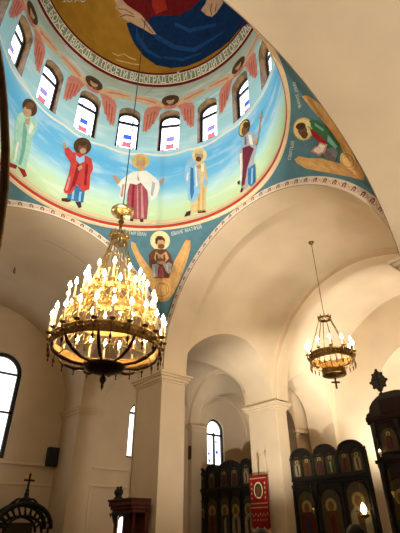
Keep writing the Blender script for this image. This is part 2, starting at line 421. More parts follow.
# patterned bands on the arch faces
def pattern_mat(n):
    M = mat('arch_band_pattern', (.85, .74, .58), .75, spec=.1); nt = M.node_tree; b = nt.nodes['Principled BSDF']; L = nt.links.new
    uv = nt.nodes.new('ShaderNodeUVMap'); uv.uv_map = 'uv'; sp = nt.nodes.new('ShaderNodeSeparateXYZ'); L(uv.outputs[0], sp.inputs[0])
    def mth(op, a, b_=None, c=None):
        q = nt.nodes.new('ShaderNodeMath'); q.operation = op
        for i, v in enumerate((a, b_, c)):
            if v is None: continue
            if isinstance(v, (int, float)): q.inputs[i].default_value = v
            else: L(v, q.inputs[i])
        return q.outputs[0]
    f = mth('SUBTRACT', mth('FRACT', mth('MULTIPLY', sp.outputs['X'], n)), .5)
    v = mth('SUBTRACT', sp.outputs['Y'], .5)
    fx = mth('MULTIPLY', f, 1.45)
    d = mth('SQRT', mth('ADD', mth('MULTIPLY', fx, fx), mth('MULTIPLY', v, v)))
    ringm = mth('LESS_THAN', mth('ABSOLUTE', mth('SUBTRACT', d, .21)), .075)
    gap = mth('GREATER_THAN', mth('ADD', v, mth('ABSOLUTE', f)), -.12)
    motif = mth('MULTIPLY', ringm, gap)
    dot = mth('LESS_THAN', d, .07)
    bor = mth('GREATER_THAN', mth('ABSOLUTE', v), .455)
    lat = mth('LESS_THAN', mth('ABSOLUTE', mth('SUBTRACT', mth('ABSOLUTE', v), mth('MULTIPLY', mth('SUBTRACT', .5, mth('ABSOLUTE', f)), .8))), .05)
    lat = mth('MULTIPLY', lat, mth('GREATER_THAN', mth('ABSOLUTE', f), .22))
    mx = nt.nodes.new('ShaderNodeMix'); mx.data_type = 'RGBA'; mx.inputs['A'].default_value = (.80, .70, .55, 1); mx.inputs['B'].default_value = (.72, .36, .22, 1); L(mth('MAXIMUM', lat, bor), mx.inputs['Factor'])
    m2 = nt.nodes.new('ShaderNodeMix'); m2.data_type = 'RGBA'; L(mx.outputs['Result'], m2.inputs['A']); m2.inputs['B'].default_value = (.24, .035, .06, 1); L(mth('MAXIMUM', motif, dot), m2.inputs['Factor'])
    L(m2.outputs['Result'], b.inputs['Base Color'])
    return M
PAT = pattern_mat(39)
def band(axis, val, n=160, r_in=RA):
    def fn(s, t):
        a = PI*s; ro = min(BO+.03, 3.995/max(abs(cos(a)), 1e-6)); r_ = r_in+(max(ro, r_in+.001)-r_in)*t
        q, z = r_*cos(a), ZS+r_*sin(a)
        return (val, q, z) if axis == 'x' else (q, val, z)
    return grid(fn, n, 2, True)
for k, (ax, v) in enumerate((('x', 3.985), ('y', 3.985), ('x', -3.985))):
    struct('trim_%d' % (30+k), band(ax, v), PAT)
struct('trim_33', band('y', -3.985, r_in=RS), PAT)
# ------------------------------------------------------------------ windows
def surf_off(az, z, depth): 
    r_ = rdrum(z)+depth; return Vector((r_*cos(az), r_*sin(az), z))
def drum_window(n, az):
    root = bpy.data.objects.new('window_%d' % n, None); COL.objects.link(root); root['kind'] = 'structure'
    c = az*RM
    def P(u, z, d): return surf_off(u/RM, z, d)
    ol = win_hole(c, HW, WZ0, WZT, 20)
    b = new(); V = [[b.verts.new(P(u, z, d)) for u, z in ol] for d in (0, .18, .38)]
    for a_, b_ in zip(V, V[1:]):
        for i in range(len(ol)):
            j = (i+1) % len(ol); b.faces.new((a_[i], a_[j], b_[j], b_[i]))
    obj('jamb', b, JAMB, root, auto=40)
    # pane
    obj('pane', sheet([ol], lambda u, z: P(u, z, .35), .12), GLASS, root)
    # frame: border + cross bar
    b = new(); inn = win_hole(c, HW-.085, WZ0+.05, WZT-.09, 20)
    for d in (.33, .39):
        pass
    A_ = [b.verts.new(P(u, z, .30)) for u, z in ol]; B_ = [b.verts.new(P(u, z, .30)) for u, z in inn]; C_ = [b.verts.new(P(u, z, .35)) for u, z in inn]
    for i in range(len(ol)):
        j = (i+1) % len(ol); b.faces.new((A_[i], A_[j], B_[j], B_[i])); b.faces.new((B_[i], B_[j], C_[j], C_[i]))
    zb = WZ0+1.72
    v = [b.verts.new(P(u, z, d)) for u in (c-HW+.02, c+HW-.02) for z in (zb, zb+.12) for d in (.29, .345)]
    for f in ((0, 1, 3, 2), (4, 6, 7, 5), (0, 4, 5, 1), (2, 3, 7, 6), (0, 2, 6, 4)): b.faces.new([v[i] for i in f])
    obj('frame', b, FRAME, root)
    def deco(name, pts, mt, d=.325): obj(name, sheet([pts], lambda u, z: P(u, z, d), .3), mt, root)
    def star(cu, cz, r1, r2, k): return [(cu+(r1 if i % 2 else r2)*cos(PI*i/k), cz+(r1 if i % 2 else r2)*sin(PI*i/k)) for i in range(2*k)]
    blue = n % 3 == 1
    deco('ornament', star(c, WZ0+1.02, .20, .14, 4), GLASSB if blue else GLASSP)
    deco('ornament', star(c, WZ0+.58, .23, .14, 4), GLASSR)
    for cz in (1.45, 1.98) if blue else (1.45, 1.02):
        b = new(); n_ = 20
        i1 = [b.verts.new(P(c+.20*cos(2*PI*i/n_), WZ0+cz+.15*sin(2*PI*i/n_), .325)) for i in range(n_)]
        i2 = [b.verts.new(P(c+.155*cos(2*PI*i/n_), WZ0+cz+.105*sin(2*PI*i/n_), .325)) for i in range(n_)]
        for i in range(n_): b.faces.new((i1[i], i1[(i+1) % n_], i2[(i+1) % n_], i2[i]))
        obj('ornament', b, GLASSP, root)
    for sx in (-1, 1):
        deco('ornament', star(c+sx*.27, WZ0+.42, .07, .05, 3), GLASSR); deco('ornament', star(c+sx*.27, WZ0+1.25, .05, .035, 3), GLASSP)
for k, az in enumerate(WAZ): drum_window(k+1, az)
def wall_window(n, W, y, fw=.08, bars=(.30, .66), mull=False, pane=GLASS):
    c, hw, z0, zt = W
    root = bpy.data.objects.new('window_%d' % n, None); COL.objects.link(root); root['kind'] = 'structure'
    ol = win_hole(c, hw, z0, zt, 20); inn = win_hole(c, hw-fw, z0+fw, zt-fw, 20)
    b = new(); V = [[b.verts.new((u, y+d, z)) for u, z in ol] for d in (0, .4)]
    for i in range(len(ol)):
        j = (i+1) % len(ol); b.faces.new((V[0][i], V[0][j], V[1][j], V[1][i]))
    obj('jamb', b, PLASTER, root, auto=40)
    obj('pane', sheet([ol], lambda u, z: (u, y+.22, z), .6), pane, root)
    b = new(); A_ = [b.verts.new((u, y+.10, z)) for u, z in ol]; B_ = [b.verts.new((u, y+.10, z)) for u, z in inn]; C_ = [b.verts.new((u, y+.21, z)) for u, z in inn]
    for i in range(len(ol)):
        j = (i+1) % len(ol); b.faces.new((A_[i], A_[j], B_[j], B_[i])); b.faces.new((B_[i], B_[j], C_[j], C_[i]))
    for f in bars: box(b, c-hw+.02, c+hw-.02, y+.10, y+.21, z0+(zt-z0)*f-.035, z0+(zt-z0)*f+.035)
    if mull: box(b, c-.03, c+.03, y+.10, y+.21, z0, z0+(zt-z0)*.7)
    obj('frame', b, FRAME, root)
    return root
GLASSC = mat('dim_window_glass', (.9, .95, 1), .3, emit=(.93, .95, .90), estr=2.2)
wn = wall_window(17, WN, YE, .15, bars=(.42, .80), pane=GLASSC)
wall_window(18, WN2, YE, .15, bars=(.42, .80), pane=GLASSC)
wall_window(19, WA, YN, bars=(.80,), pane=GLASSC)
wc = wall_window(20, WC, YN, bars=(.66,), mull=True, pane=GLASSC)
wall_window(21, WL, YN, bars=(.5,), pane=GLASSC)
b = new()
for x, z, r_ in ((1.25, 5.9, .2), (1.0, 4.9, .15)): 
    lathe(b, [(0, 0), (r_, 0)], 14); 
    for v in list(b.verts)[-15:]: v.co = Vector((x+v.co.x, YE+.205, z+v.co.y))
obj('ornament', b, GLASSR, wn)
for x, z, r_, M_ in ((10.83, 4.75, .08, GLASSP), (11.33, 4.85, .09, GLASSB), (11.3, 5.3, .07, GLASSP), (10.85, 4.45, .07, GLASSB)):
    b = new(); lathe(b, [(0, 0), (r_, 0)], 8)
    for v in b.verts: v.co = Vector((x+v.co.x, YN+.205, z+v.co.y))
    obj('ornament', b, M_, wc)
# ------------------------------------------------------------------ wall paintings
def on_drum(x, y):
    d = ray(x, y); t = 30.0
    k_ = (R1-R0)/(Z1-Z0)
    # solve |p.xy| = R0 + k (z - Z0), far root
    a = d.x**2+d.y**2-(k_*d.z)**2; rr = R0+k_*(CAM.z-Z0)
    bq = CAM.x*d.x+CAM.y*d.y-rr*k_*d.z; c = CAM.x**2+CAM.y**2-rr*rr
    t = (-bq+sqrt(max(bq*bq-a*c, 0)))/a
    p = CAM+d*t; n = Vector((-p.x, -p.y, 0)).normalized(); return p, n
def on_dome(x, y):
    d = ray(x, y); o = CAM-Vector((0, 0, DZ)); bq = o.dot(d); c = o.dot(o)-DR*DR
    t = -bq+sqrt(max(bq*bq-c, 0)); p = CAM+d*t
    return p, (Vector((0, 0, DZ))-p).normalized()
def on_pend(q):
    T_ = PBM[q]
    def f(x, y):
        d = ray(x, y); best = None; o = CAM.copy()
        for _ in range(6):
            h = T_.ray_cast(o, d)
            if h[0] is None: break
            best = h; o = h[0]+d*.02
        if best is None:
            # nearest point of the surface to the line
            for t in [6+.1*k for k in range(140)]:
                h = T_.find_nearest(CAM+d*t)
                if best is None or h[3] < best[3]: best = h
        n = best[1]
        if n.dot(d) > 0: n = -n
        return best[0], n
    return f
LAY = .010
def patch(name, pts, surf, mt, parent, layer=1, maxe=3.0):
    def fn(u, v):
        p, n = surf(u, v); return p+n*(LAY*layer)
    return obj(name, sheet([pts], fn, maxe), mt, parent)
def circ(cx, cy, rx, ry=None, n=20, rot=0):
    ry = ry or rx; c, s = cos(R(rot)), sin(R(rot))
    return [(cx+rx*cos(2*PI*k/n)*c-ry*sin(2*PI*k/n)*s, cy+rx*cos(2*PI*k/n)*s+ry*sin(2*PI*k/n)*c) for k in range(n)]
def line(pts, w):
    """thin painted stroke"""
    P = [Vector(p) for p in pts]; L_, R_ = [], []
    for i, p in enumerate(P):
        t = (P[min(i+1, len(P)-1)]-P[max(i-1, 0)]).normalized(); n = Vector((-t.y, t.x))*w/2
        L_.append(p+n); R_.append(p-n)
    return [tuple(p) for p in L_+R_[::-1]]
def zm(ox, oy, s, pts): return [(ox+x/s, oy+y/s) for x, y in pts]
C = {k: flat('paint_'+k, c, n) for k, c, n in (
    ('halo_brown', (.12, .055, .022), .35), ('halo_gold', (.80, .55, .16), .2), ('halo_pale', (.86, .74, .40), .15), ('skin', (.60, .36, .20), .25), ('skin_dark', (.22, .10, .05), .3),
    ('hair', (.10, .045, .02), .3), ('red', (.66, .07, .055), .3), ('red_dark', (.34, .02, .025), .3), ('rose', (.42, .10, .12), .3), ('rose_light', (.66, .30, .28), .2),
    ('blue', (.05, .22, .45), .3), ('blue_light', (.35, .60, .80), .2), ('white', (.88, .84, .72), .12), ('mint', (.45, .74, .56), .25), ('mint_dark', (.20, .45, .36), .2), ('yellow', (.82, .60, .27), .2), ('maroon', (.20, .03, .05), .3),
    ('brown', (.16, .065, .03), .35), ('grey', (.50, .50, .52), .25), ('grey_dark', (.20, .19, .23), .3), ('coral', (.72, .25, .17), .22), ('coral_dark', (.52, .12, .08), .2), ('peach', (.80, .50, .27), .2), ('wing', (.78, .46, .17), .3), ('wing_light', (.84, .56, .24), .2),
    ('navy', (.006, .028, .085), .4), ('navy_light', (.012, .06, .17), .3), ('tunic', (.16, .008, .008), .3), ('tunic_red', (.36, .028, .012), .25), ('green', (.05, .17, .06), .35), ('sandal', (.08, .03, .02), .2), ('orange_line', (.60, .30, .07), .1))}
GA = 'apostles painted round the drum'
def painted(name, label, cat, at, group=None):
    p = at; return thing(name, label, cat, (p.x, p.y, p.z), 0, group)
def rel(root):
    root_m = root.location.copy()
    def fix():
        for o in root.children:
            for v in o.data.vertices: v.co -= root_m
    return fix
def mural(name, label, cat, surf, items, group=None, anchor=None):
    p, n = surf(*anchor)
    root = thing(name, label, cat, p, 0, group)
    for i, (nm, pts, mt, lay) in enumerate(items):
        patch(nm, pts, surf, C[mt] if isinstance(mt, str) else mt, root, lay, 2.2)
    rel(root)()
    return root
z3 = lambda *p: zm(0, 100, 2.857, p)
mural('painted_apostle', 'apostle painted in a pale mint robe, brown halo, farthest left on the blue drum', 'painting', on_drum, [
    ('halo', circ(29.5, 107.5, 7, 9.2, rot=-25), 'halo_brown', 1),
    ('robe', z3((48, 42), (62, 34), (82, 44), (104, 60), (106, 85), (90, 108), (84, 150), (72, 198), (50, 188), (28, 180), (36, 150), (38, 118), (42, 80)), 'mint', 2),
    ('robe_fold', z3((66, 60), (76, 90), (70, 140), (58, 188), (50, 184), (60, 140), (62, 100)), 'mint_dark', 3),
    ('robe_fold', z3((88, 62), (96, 78), (82, 100), (78, 92)), 'white', 3), ('robe_fold', z3((46, 120), (52, 122), (42, 178), (36, 176)), 'white', 3),
    ('face', circ(26.5, 112, 4.2, 5.6, rot=-20), 'skin', 3), ('hair', circ(28.6, 106.2, 4.4, 3.4, rot=-20), 'skin_dark', 4),
    ('hand', z3((70, 56), (84, 52), (80, 72), (68, 70)), 'skin', 4),
    ('foot', z3((26, 178), (48, 188), (44, 198), (24, 190)), 'red_dark', 2), ('foot', z3((48, 190), (70, 200), (76, 218), (66, 222), (58, 206)), 'red_dark', 2)], GA, (24, 140))
z6 = lambda *p: zm(50, 120, 3.636, p)
mural('painted_apostle', 'apostle painted in a bright red cloak over blue with one arm raised, brown halo', 'painting', on_drum, [
    ('halo', circ(82.3, 146.3, 9, 8.6, rot=10), 'halo_brown', 1),
    ('cloak', z6((50, 104), (66, 100), (80, 118), (108, 122), (136, 134), (150, 142), (156, 180), (146, 200), (142, 254), (118, 262), (96, 236), (78, 270), (52, 268), (48, 258), (66, 200), (74, 160), (54, 128)), 'red', 3),
    ('tunic', z6((62, 262), (90, 238), (128, 244), (120, 302), (62, 290)), 'blue', 2), ('tunic_fold', z6((80, 262), (88, 256), (84, 290), (76, 290)), 'blue_light', 3), ('tunic_fold', z6((106, 262), (114, 262), (110, 298), (102, 296)), 'blue_light', 3),
    ('collar', z6((92, 128), (106, 140), (124, 130), (124, 154), (106, 162), (94, 150)), 'blue_light', 4),
    ('cloak_fold', z6((98, 160), (112, 170), (90, 236), (70, 260), (84, 210)), 'red_dark', 4), ('cloak_fold', z6((128, 160), (138, 164), (130, 244), (122, 238)), 'red_dark', 4), ('cloak_fold', z6((66, 212), (74, 206), (62, 258), (54, 258)), 'rose_light', 4),
    ('face', circ(82.2, 148.2, 4.3, 5.6, rot=10), 'skin_dark', 3), ('beard', circ(82.6, 151.5, 3.2, 3), 'skin', 4), ('hair', circ(82, 144, 4, 2.6), 'hair', 4),
    ('hand', z6((46, 82), (54, 86), (58, 104), (48, 106), (44, 94)), 'skin', 4), ('hand', z6((98, 176), (112, 166), (116, 178), (102, 188)), 'skin', 5),
    ('foot', z6((40, 286), (66, 284), (76, 296), (64, 300), (42, 296)), 'sandal', 2), ('foot', z6((90, 298), (112, 300), (114, 318), (104, 322)), 'sandal', 2)], GA, (77, 175))
mural('painted_apostle', 'apostle painted with both arms spread, white cape over a plum robe and gold halo', 'painting', on_drum, [
    ('halo', circ(140.6, 161.5, 8.8, 7.6), 'halo_gold', 1),
    ('robe', z6((284, 234), (352, 228), (358, 300), (352, 362), (310, 362), (278, 356), (280, 290)), 'rose', 2),
    ('robe_fold', z6((300, 236), (308, 236), (302, 356), (292, 354)), 'red_dark', 3), ('robe_fold', z6((330, 240), (336, 240), (342, 358), (332, 358)), 'rose_light', 3), ('robe_fold', z6((316, 240), (320, 240), (322, 358), (316, 358)), 'rose_light', 3),
    ('cape', z6((300, 190), (350, 186), (376, 206), (398, 226), (400, 250), (388, 284), (368, 296), (352, 256), (330, 230), (314, 238), (290, 232), (282, 262), (268, 292), (250, 282), (258, 250), (244, 236), (262, 216)), 'white', 3),
    ('cape_fold', z6((318, 196), (326, 224), (318, 222)), 'rose_light', 4), ('cape_fold', z6((372, 226), (384, 232), (374, 280), (366, 276)), 'grey', 4), ('cape_fold', z6((262, 238), (270, 234), (264, 284), (256, 280)), 'rose_light', 4),
    ('face', circ(140.8, 163, 4.6, 5.4), 'skin', 2), ('beard', z6((316, 160), (348, 158), (342, 184), (332, 192), (322, 184)), 'wing', 2), ('face', circ(140.8, 162.6, 3.3, 4), 'skin', 3), ('hair', circ(140.8, 158.8, 4.6, 2.6), 'wing', 4),
    ('hand', z6((226, 206), (238, 204), (256, 222), (250, 236), (236, 224)), 'skin', 4), ('hand', z6((396, 226), (414, 212), (416, 224), (404, 238)), 'skin', 4),
    ('foot', z6((292, 360), (304, 360), (302, 370), (290, 368)), 'sandal', 2), ('foot', z6((326, 362), (340, 362), (340, 372), (328, 372)), 'sandal', 2)], GA, (140, 190))
z7 = lambda *p: zm(170, 110, 3.636, p)
mural('painted_apostle', 'apostle painted in a pale blue cloak over a yellow robe, soft gold halo', 'painting', on_drum, [
    ('halo', circ(199.5, 155.2, 7.6, 7.4), 'halo_pale', 1), 
    ('robe', z7((84, 182), (112, 178), (130, 196), (138, 262), (130, 300), (130, 368), (76, 372), (72, 300)), 'yellow', 2),
    ('robe_fold', z7((104, 250), (110, 250), (110, 366), (102, 366)), 'wing', 3), ('robe_fold', z7((120, 280), (124, 280), (124, 364), (118, 364)), 'wing', 3),
    ('cloak', z7((64, 186), (80, 178), (96, 190), (106, 240), (112, 290), (104, 318), (86, 340), (68, 330), (60, 270), (52, 244), (56, 208)), 'blue_light', 3),
    ('cloak', z7((126, 240), (138, 262), (132, 278), (120, 276)), 'blue_light', 3),
    ('cloak_fold', z7((76, 210), (86, 214), (90, 300), (80, 330), (74, 300)), 'blue', 4), ('cloak_fold', z7((64, 230), (70, 230), (66, 262), (60, 256)), 'white', 4), ('cloak_fold', z7((92, 200), (98, 214), (102, 280), (96, 280)), 'white', 4),
    ('face', circ(199.3, 156, 4.2, 5.2), 'skin', 2), ('hair', circ(199.2, 152.2, 4.4, 2.4), 'yellow', 3), ('beard', circ(198.9, 159.6, 2.8, 2.6), 'brown', 3),
    ('hand', z7((98, 206), (114, 200), (116, 214), (104, 218)), 'skin', 5), ('scroll', z7((112, 200), (124, 196), (126, 226), (116, 228)), 'white', 4),
    ('foot', z7((60, 372), (78, 366), (74, 384), (52, 390)), 'sandal', 2), ('foot', z7((100, 366), (130, 364), (132, 374), (102, 376)), 'sandal', 2)], GA, (196, 185))
mural('painted_apostle', 'apostle painted in grey and maroon holding a tall thin cross staff, rightmost on the drum', 'painting', on_drum, [
    ('halo', circ(244.6, 128.2, 5.2, 9.4, rot=20), 'halo_brown', 1), ('halo_rim', circ(244.4, 128.4, 4.2, 8.0, rot=20), 'halo_gold', 2),
    ('robe', z7((262, 108), (280, 84), (300, 78), (316, 100), (316, 140), (304, 180), (312, 232), (300, 262), (270, 292), (258, 270), (258, 210), (250, 188), (254, 150), (266, 130)), 'grey', 2),
    ('tunic', z7((286, 216), (312, 196), (314, 262), (296, 280), (286, 270)), 'blue', 3), ('tunic_fold', z7((300, 214), (306, 212), (304, 268), (298, 272)), 'blue_light', 4),
    ('sash', z7((266, 140), (290, 130), (308, 142), (296, 172), (284, 210), (274, 272), (262, 282), (268, 210)), 'maroon', 3),
    ('robe_fold', z7((256, 160), (266, 158), (264, 260), (260, 262)), 'white', 4), ('robe_fold', z7((288, 92), (300, 92), (306, 130), (294, 126)), 'white', 4), ('robe_fold', z7((274, 100), (280, 96), (282, 128), (274, 130)), 'grey_dark', 4),
    ('face', circ(245.6, 130.5, 3.2, 5.4, rot=15), 'skin_dark', 3), ('hair', circ(247, 125.5, 3, 3.2, rot=15), 'hair', 4), ('hand', z7((306, 118), (320, 108), (324, 118), (312, 130)), 'skin', 5),
    ('staff', line(z7((337, 4), (328, 70), (318, 130)), .9), 'orange_line', 4), ('staff', line(z7((322, 30), (346, 26)), .9), 'orange_line', 4),
    ('foot', z7((262, 282), (272, 280), (264, 300), (256, 300)), 'sandal', 2), ('foot', z7((246, 262), (256, 256), (254, 272), (248, 272)), 'sandal', 2)], GA, (245, 155))
# angels over every second window, drawn in wall coordinates (metres along the wall, height)
def angel(az, label):
    s_ = lambda u, z: (drum_pt(az-u/RM, z), Vector((-cos(az-u/RM), -sin(az-u/RM), 0)))
    p, _ = s_(0, 16.8); root = thing('painted_angel', label, 'painting', p, 0, 'winged angels painted over the drum windows')
    def add(nm, pts, mt, lay): patch(nm, pts, s_, C[mt], root, lay, .22)
    for sg in (-1, 1):
        q = lambda *l: [(sg*u, z) for u, z in l]
        add('upper_wing', q((.12, 16.62), (.35, 16.88), (.75, 17.12), (1.15, 17.2), (1.52, 17.14), (1.54, 16.80), (1.2, 16.74), (.85, 16.58), (.55, 16.42), (.3, 16.36)), 'peach', 1)
        add('feather', q((.55, 16.82), (1.0, 17.0), (1.45, 17.02), (1.45, 16.95), (1.0, 16.9), (.6, 16.72)), 'coral', 2)
        add('wing', q((.30, 16.50), (.62, 16.58), (.92, 16.45), (1.03, 16.15), (1.04, 15.5), (1.02, 14.88), (.94, 14.98), (.90, 14.86), (.80, 15.12), (.76, 15.05), (.68, 15.38), (.60, 15.42), (.54, 15.75), (.47, 15.90), (.43, 16.2)), 'coral', 2)
        for k in range(3): add('feather', q((.58+.13*k, 16.2-.1*k), (.63+.13*k, 16.2-.1*k), (.70+.11*k, 15.42-.18*k), (.66+.11*k, 15.44-.18*k)), 'coral_dark', 3)
    add('halo', circ(0, 16.9, .37, .37), 'halo_brown', 3); add('face', circ(0, 16.86, .16, .20), 'skin', 4); add('hair', circ(0, 17.0, .18, .12), 'hair', 5)
    add('body', [(-.3, 16.52), (-.12, 16.68), (.12, 16.68), (.3, 16.52), (.2, 16.36), (0, 16.33), (-.2, 16.36)], 'coral', 3)
    rel(root)()
for az, l in ((88+45, 'coral-winged angel painted above the leftmost arched drum window'), (88, 'coral-winged angel painted above the window over the red-cloaked apostle'), (43, 'coral-winged angel painted above the window just right of the hanging cable'), (-2, 'coral-winged angel painted above the window over the apostle with the staff')):
    angel(R(az), l)
# text helper ---------------------------------------------------------------
def letters(name, body, size, mapf, mt, parent=None, fit=None, sx=1.0):
    cu = bpy.data.curves.new(name, 'FONT'); cu.body = body; cu.size = size; cu.align_x = 'CENTER'; cu.resolution_u = 2; cu.offset = size*.02
    t = bpy.data.objects.new(name, cu); COL.objects.link(t)
    dg = bpy.context.evaluated_depsgraph_get(); dg.update()
    me = bpy.data.meshes.new_from_object(t.evaluated_get(dg))
    bpy.data.objects.remove(t); bpy.data.curves.remove(cu)
    xs = [v.co.x for v in me.vertices] or [0, 1]
    c = (max(xs)+min(xs))/2; w = max(xs)-min(xs) or 1
    k = (fit/w) if fit else sx
    for v in me.vertices: v.co = mapf((v.co.x-c)*k, v.co.y)
    me.materials.clear()
    return link(name, me, mt, parent)
LET = flat('cream_lettering', (.62, .58, .42), .1)
def on_band(u, v):
    az = R(52)-u/4.02; t = (v+.035)/.40; r_ = 4.095-.17*t-.012; return Vector((r_*cos(az), r_*sin(az), 18.035+.40*t))
o = letters('inscription', 'ПРИЗРИ С НЕБЕСЕ БОЖЕ И ВИЖДЬ И ПОСЕТИ ВИНОГРАД СЕЙ И УТВЕРДИ И ЕГОЖЕ НАСАДИ ДЕСНИЦА ТВОЯ', .44, on_band, LET, fit=15.5)
tag(o, 'cream lettering running round the olive band under the golden dome', 'inscription')
# the figure in the dome
zd = lambda *p: zm(100, 0, 2.667, p)
mural('painted_dome_figure', 'robed figure in dark blue cloak and red tunic painted on the golden dome', 'painting', on_dome, [
    ('cloak', zd((70, 62), (100, 55), (126, 50), (150, 36), (210, 40), (250, 14), (268, 0), (290, -70), (372, -70), (430, -10), (400, 60), (372, 78), (346, 110), (318, 132), (270, 162), (230, 178), (190, 182), (150, 174), (116, 150), (92, 118), (80, 92)), 'navy', 1),
    ('tunic', zd((118, -120), (290, -120), (284, -40), (266, 2), (246, 22), (210, 42), (160, 42), (140, 44), (128, 10)), 'tunic', 2),
    ('stripe', zd((134, -60), (170, -60), (176, 4), (180, 26), (150, 38), (140, 20)), 'tunic_red', 3),
    ('cloak_fold', zd((130, 70), (150, 90), (200, 120), (250, 128), (330, 84), (326, 92), (252, 140), (196, 132), (148, 104)), 'navy_light', 2), ('cloak_fold', zd((200, 60), (240, 76), (310, 62), (310, 70), (240, 88), (200, 70)), 'navy_light', 2),
    ('cloak_fold', zd((96, 70), (106, 100), (130, 132), (168, 156), (160, 158), (122, 140), (96, 106)), 'navy_light', 2), ('cloak_fold', zd((170, 150), (220, 156), (270, 140), (268, 146), (222, 164), (172, 158)), 'navy_light', 2),
    ('sleeve', zd((34, -40), (90, -60), (128, -20), (140, 40), (128, 56), (104, 44), (84, 22), (60, 10)), 'tunic', 2),
    ('hand', zd((36, -6), (54, -6), (72, 14), (90, 26), (108, 38), (128, 62), (150, 92), (138, 92), (118, 80), (92, 66), (66, 52), (48, 44), (58, 38), (40, 22), (44, 14)), 'skin', 3),
    ('finger', line(zd((52, 46), (70, 40), (92, 46)), 1.2), 'skin_dark', 4), ('finger', line(zd((46, 24), (66, 26), (90, 40)), 1.0), 'skin_dark', 4), ('finger', line(zd((110, 50), (126, 72), (142, 90)), 1.0), 'skin_dark', 4),
    ('hand', zd((290, -14), (322, -8), (330, 8), (312, 34), (300, 46), (286, 42), (270, 28), (282, 10)), 'skin', 3), ('finger', line(zd((300, 10), (296, 26), (300, 42)), .9), 'skin_dark', 4), ('finger', line(zd((312, 10), (308, 34)), .9), 'skin_dark', 4),
    ('halo', circ(172, -92, 36, 34), 'halo_gold', 1), ('face', circ(172, -84, 15, 20), 'skin', 4), ('hair', circ(172, -98, 19, 16), 'hair', 3)], None, (170, 30))
on = on_dome
o = letters('inscription', 'ІС ХС', .4, lambda u, v: (lambda h: h[0]+h[1]*.01)(on_dome(74+u*20, 2-v*22)), LET); tag(o, 'pale lettering near the raised hand on the golden dome', 'inscription')
mural('painted_scroll_lines', 'faint pale scrollwork painted low on the gold dome beside the cloak', 'painting', on_dome, [
    ('scroll', line([(112, 53), (118, 56), (124, 54), (130, 58), (136, 60)], 1.2), 'wing', 1), ('scroll', line([(116, 60), (124, 62), (132, 64), (140, 65)], 1.2), 'wing', 1)], None, (125, 58))
# evangelists on the pendentives
zp = lambda *p: zm(130, 225, 5.714, p)
pn = on_pend(0)
mural('painted_evangelist', 'seated brown-robed figure with gold halo between two golden wings, above the near pier', 'painting', pn, [
    ('wing', zp((4, 92), (30, 104), (56, 160), (92, 214), (130, 262), (180, 300), (240, 300), (180, 440), (150, 420), (112, 352), (74, 276), (34, 190), (8, 130)), 'wing', 1),
    ('wing', zp((320, 84), (346, 88), (344, 140), (322, 220), (288, 310), (250, 390), (220, 430), (180, 440), (170, 320), (232, 270), (254, 206), (290, 140)), 'wing', 1),
    *[('feather', line(zp((20+16*k, 122+38*k), (52+18*k, 172+34*k)), .7), 'wing_light', 2) for k in range(6)],
    *[('feather', line(zp((332-12*k, 110+44*k), (310-14*k, 160+42*k)), .7), 'wing_light', 2) for k in range(6)],
    ('medallion', circ(162, 289.5, 9.2, 9.2), 'wing_light', 2), ('medallion_ring', circ(162, 289.5, 7.2, 7.2), 'orange_line', 3), ('medallion', circ(162, 289.5, 6.2, 6.2), 'wing_light', 4), ('medallion_mark', line(zp((160, 390), (164, 350), (182, 332), (202, 350), (208, 390)), .9), 'orange_line', 5),
    ('halo', circ(160.2, 240.5, 9.8, 9.8), 'halo_pale', 2),
    ('robe', zp((128, 146), (150, 136), (206, 138), (232, 168), (244, 210), (236, 250), (222, 304), (140, 304), (130, 262), (110, 220), (108, 170)), 'brown', 3),
    ('robe_fold', zp((150, 150), (176, 170), (206, 150), (222, 190), (190, 226), (160, 220), (140, 190)), 'skin', 4), ('robe_fold', zp((160, 160), (166, 200), (156, 216), (150, 176)), 'brown', 5), ('robe_fold', zp((196, 164), (202, 196), (192, 214), (186, 176)), 'brown', 5),
    ('knee', zp((128, 226), (156, 220), (172, 232), (168, 268), (158, 296), (138, 300), (126, 258)), 'grey', 4), ('knee', zp((184, 224), (222, 212), (240, 224), (236, 262), (220, 280), (202, 262)), 'grey', 4),
    ('robe_fold', zp((166, 236), (182, 236), (192, 300), (160, 300)), 'rose', 5), ('robe_fold', zp((138, 240), (144, 240), (144, 296), (138, 296)), 'white', 5), ('robe_fold', zp((206, 226), (212, 226), (216, 262), (210, 260)), 'white', 5),
    ('face', circ(161.2, 241.5, 4.2, 5.4), 'skin', 4), ('hair', zp((146, 78), (160, 62), (184, 62), (200, 80), (200, 96), (186, 84), (164, 84), (156, 112), (148, 104)), 'hair', 5), ('beard', circ(161.5, 246.3, 3, 2.4), 'skin_dark', 5), ('hand', zp((166, 192), (188, 190), (190, 206), (170, 208)), 'skin_dark', 6)], 'evangelists on the pendentives', (162, 260))
PALE = flat('pale_blue_lettering', (.55, .66, .66), .1)
def px_text(body, p0, p1, size, surf, label):
    a, b_ = Vector(p0), Vector(p1); d = (b_-a); L_ = d.length; t = d/L_; n = Vector((t.y, -t.x)); mid = (a+b_)/2
    def mp(u, v):
        q = mid+t*u+n*v; p, nn = surf(q.x, q.y); return p+nn*.02
    o = letters('inscription', body, size, mp, PALE, fit=L_); tag(o, label, 'inscription')
px_text('СТЫЙ ЕВАН', (126, 233.5), (146, 236), 5, pn, 'short pale lettering left of the seated figure on the blue pendentive')
px_text('ЕВАНГ МАТФЕЙ', (172, 235.5), (202, 228), 5, pn, 'pale lettering right of the seated figure on the blue pendentive')
ps = on_pend(3); zq = lambda *p: zm(280, 80, 4.21, p)
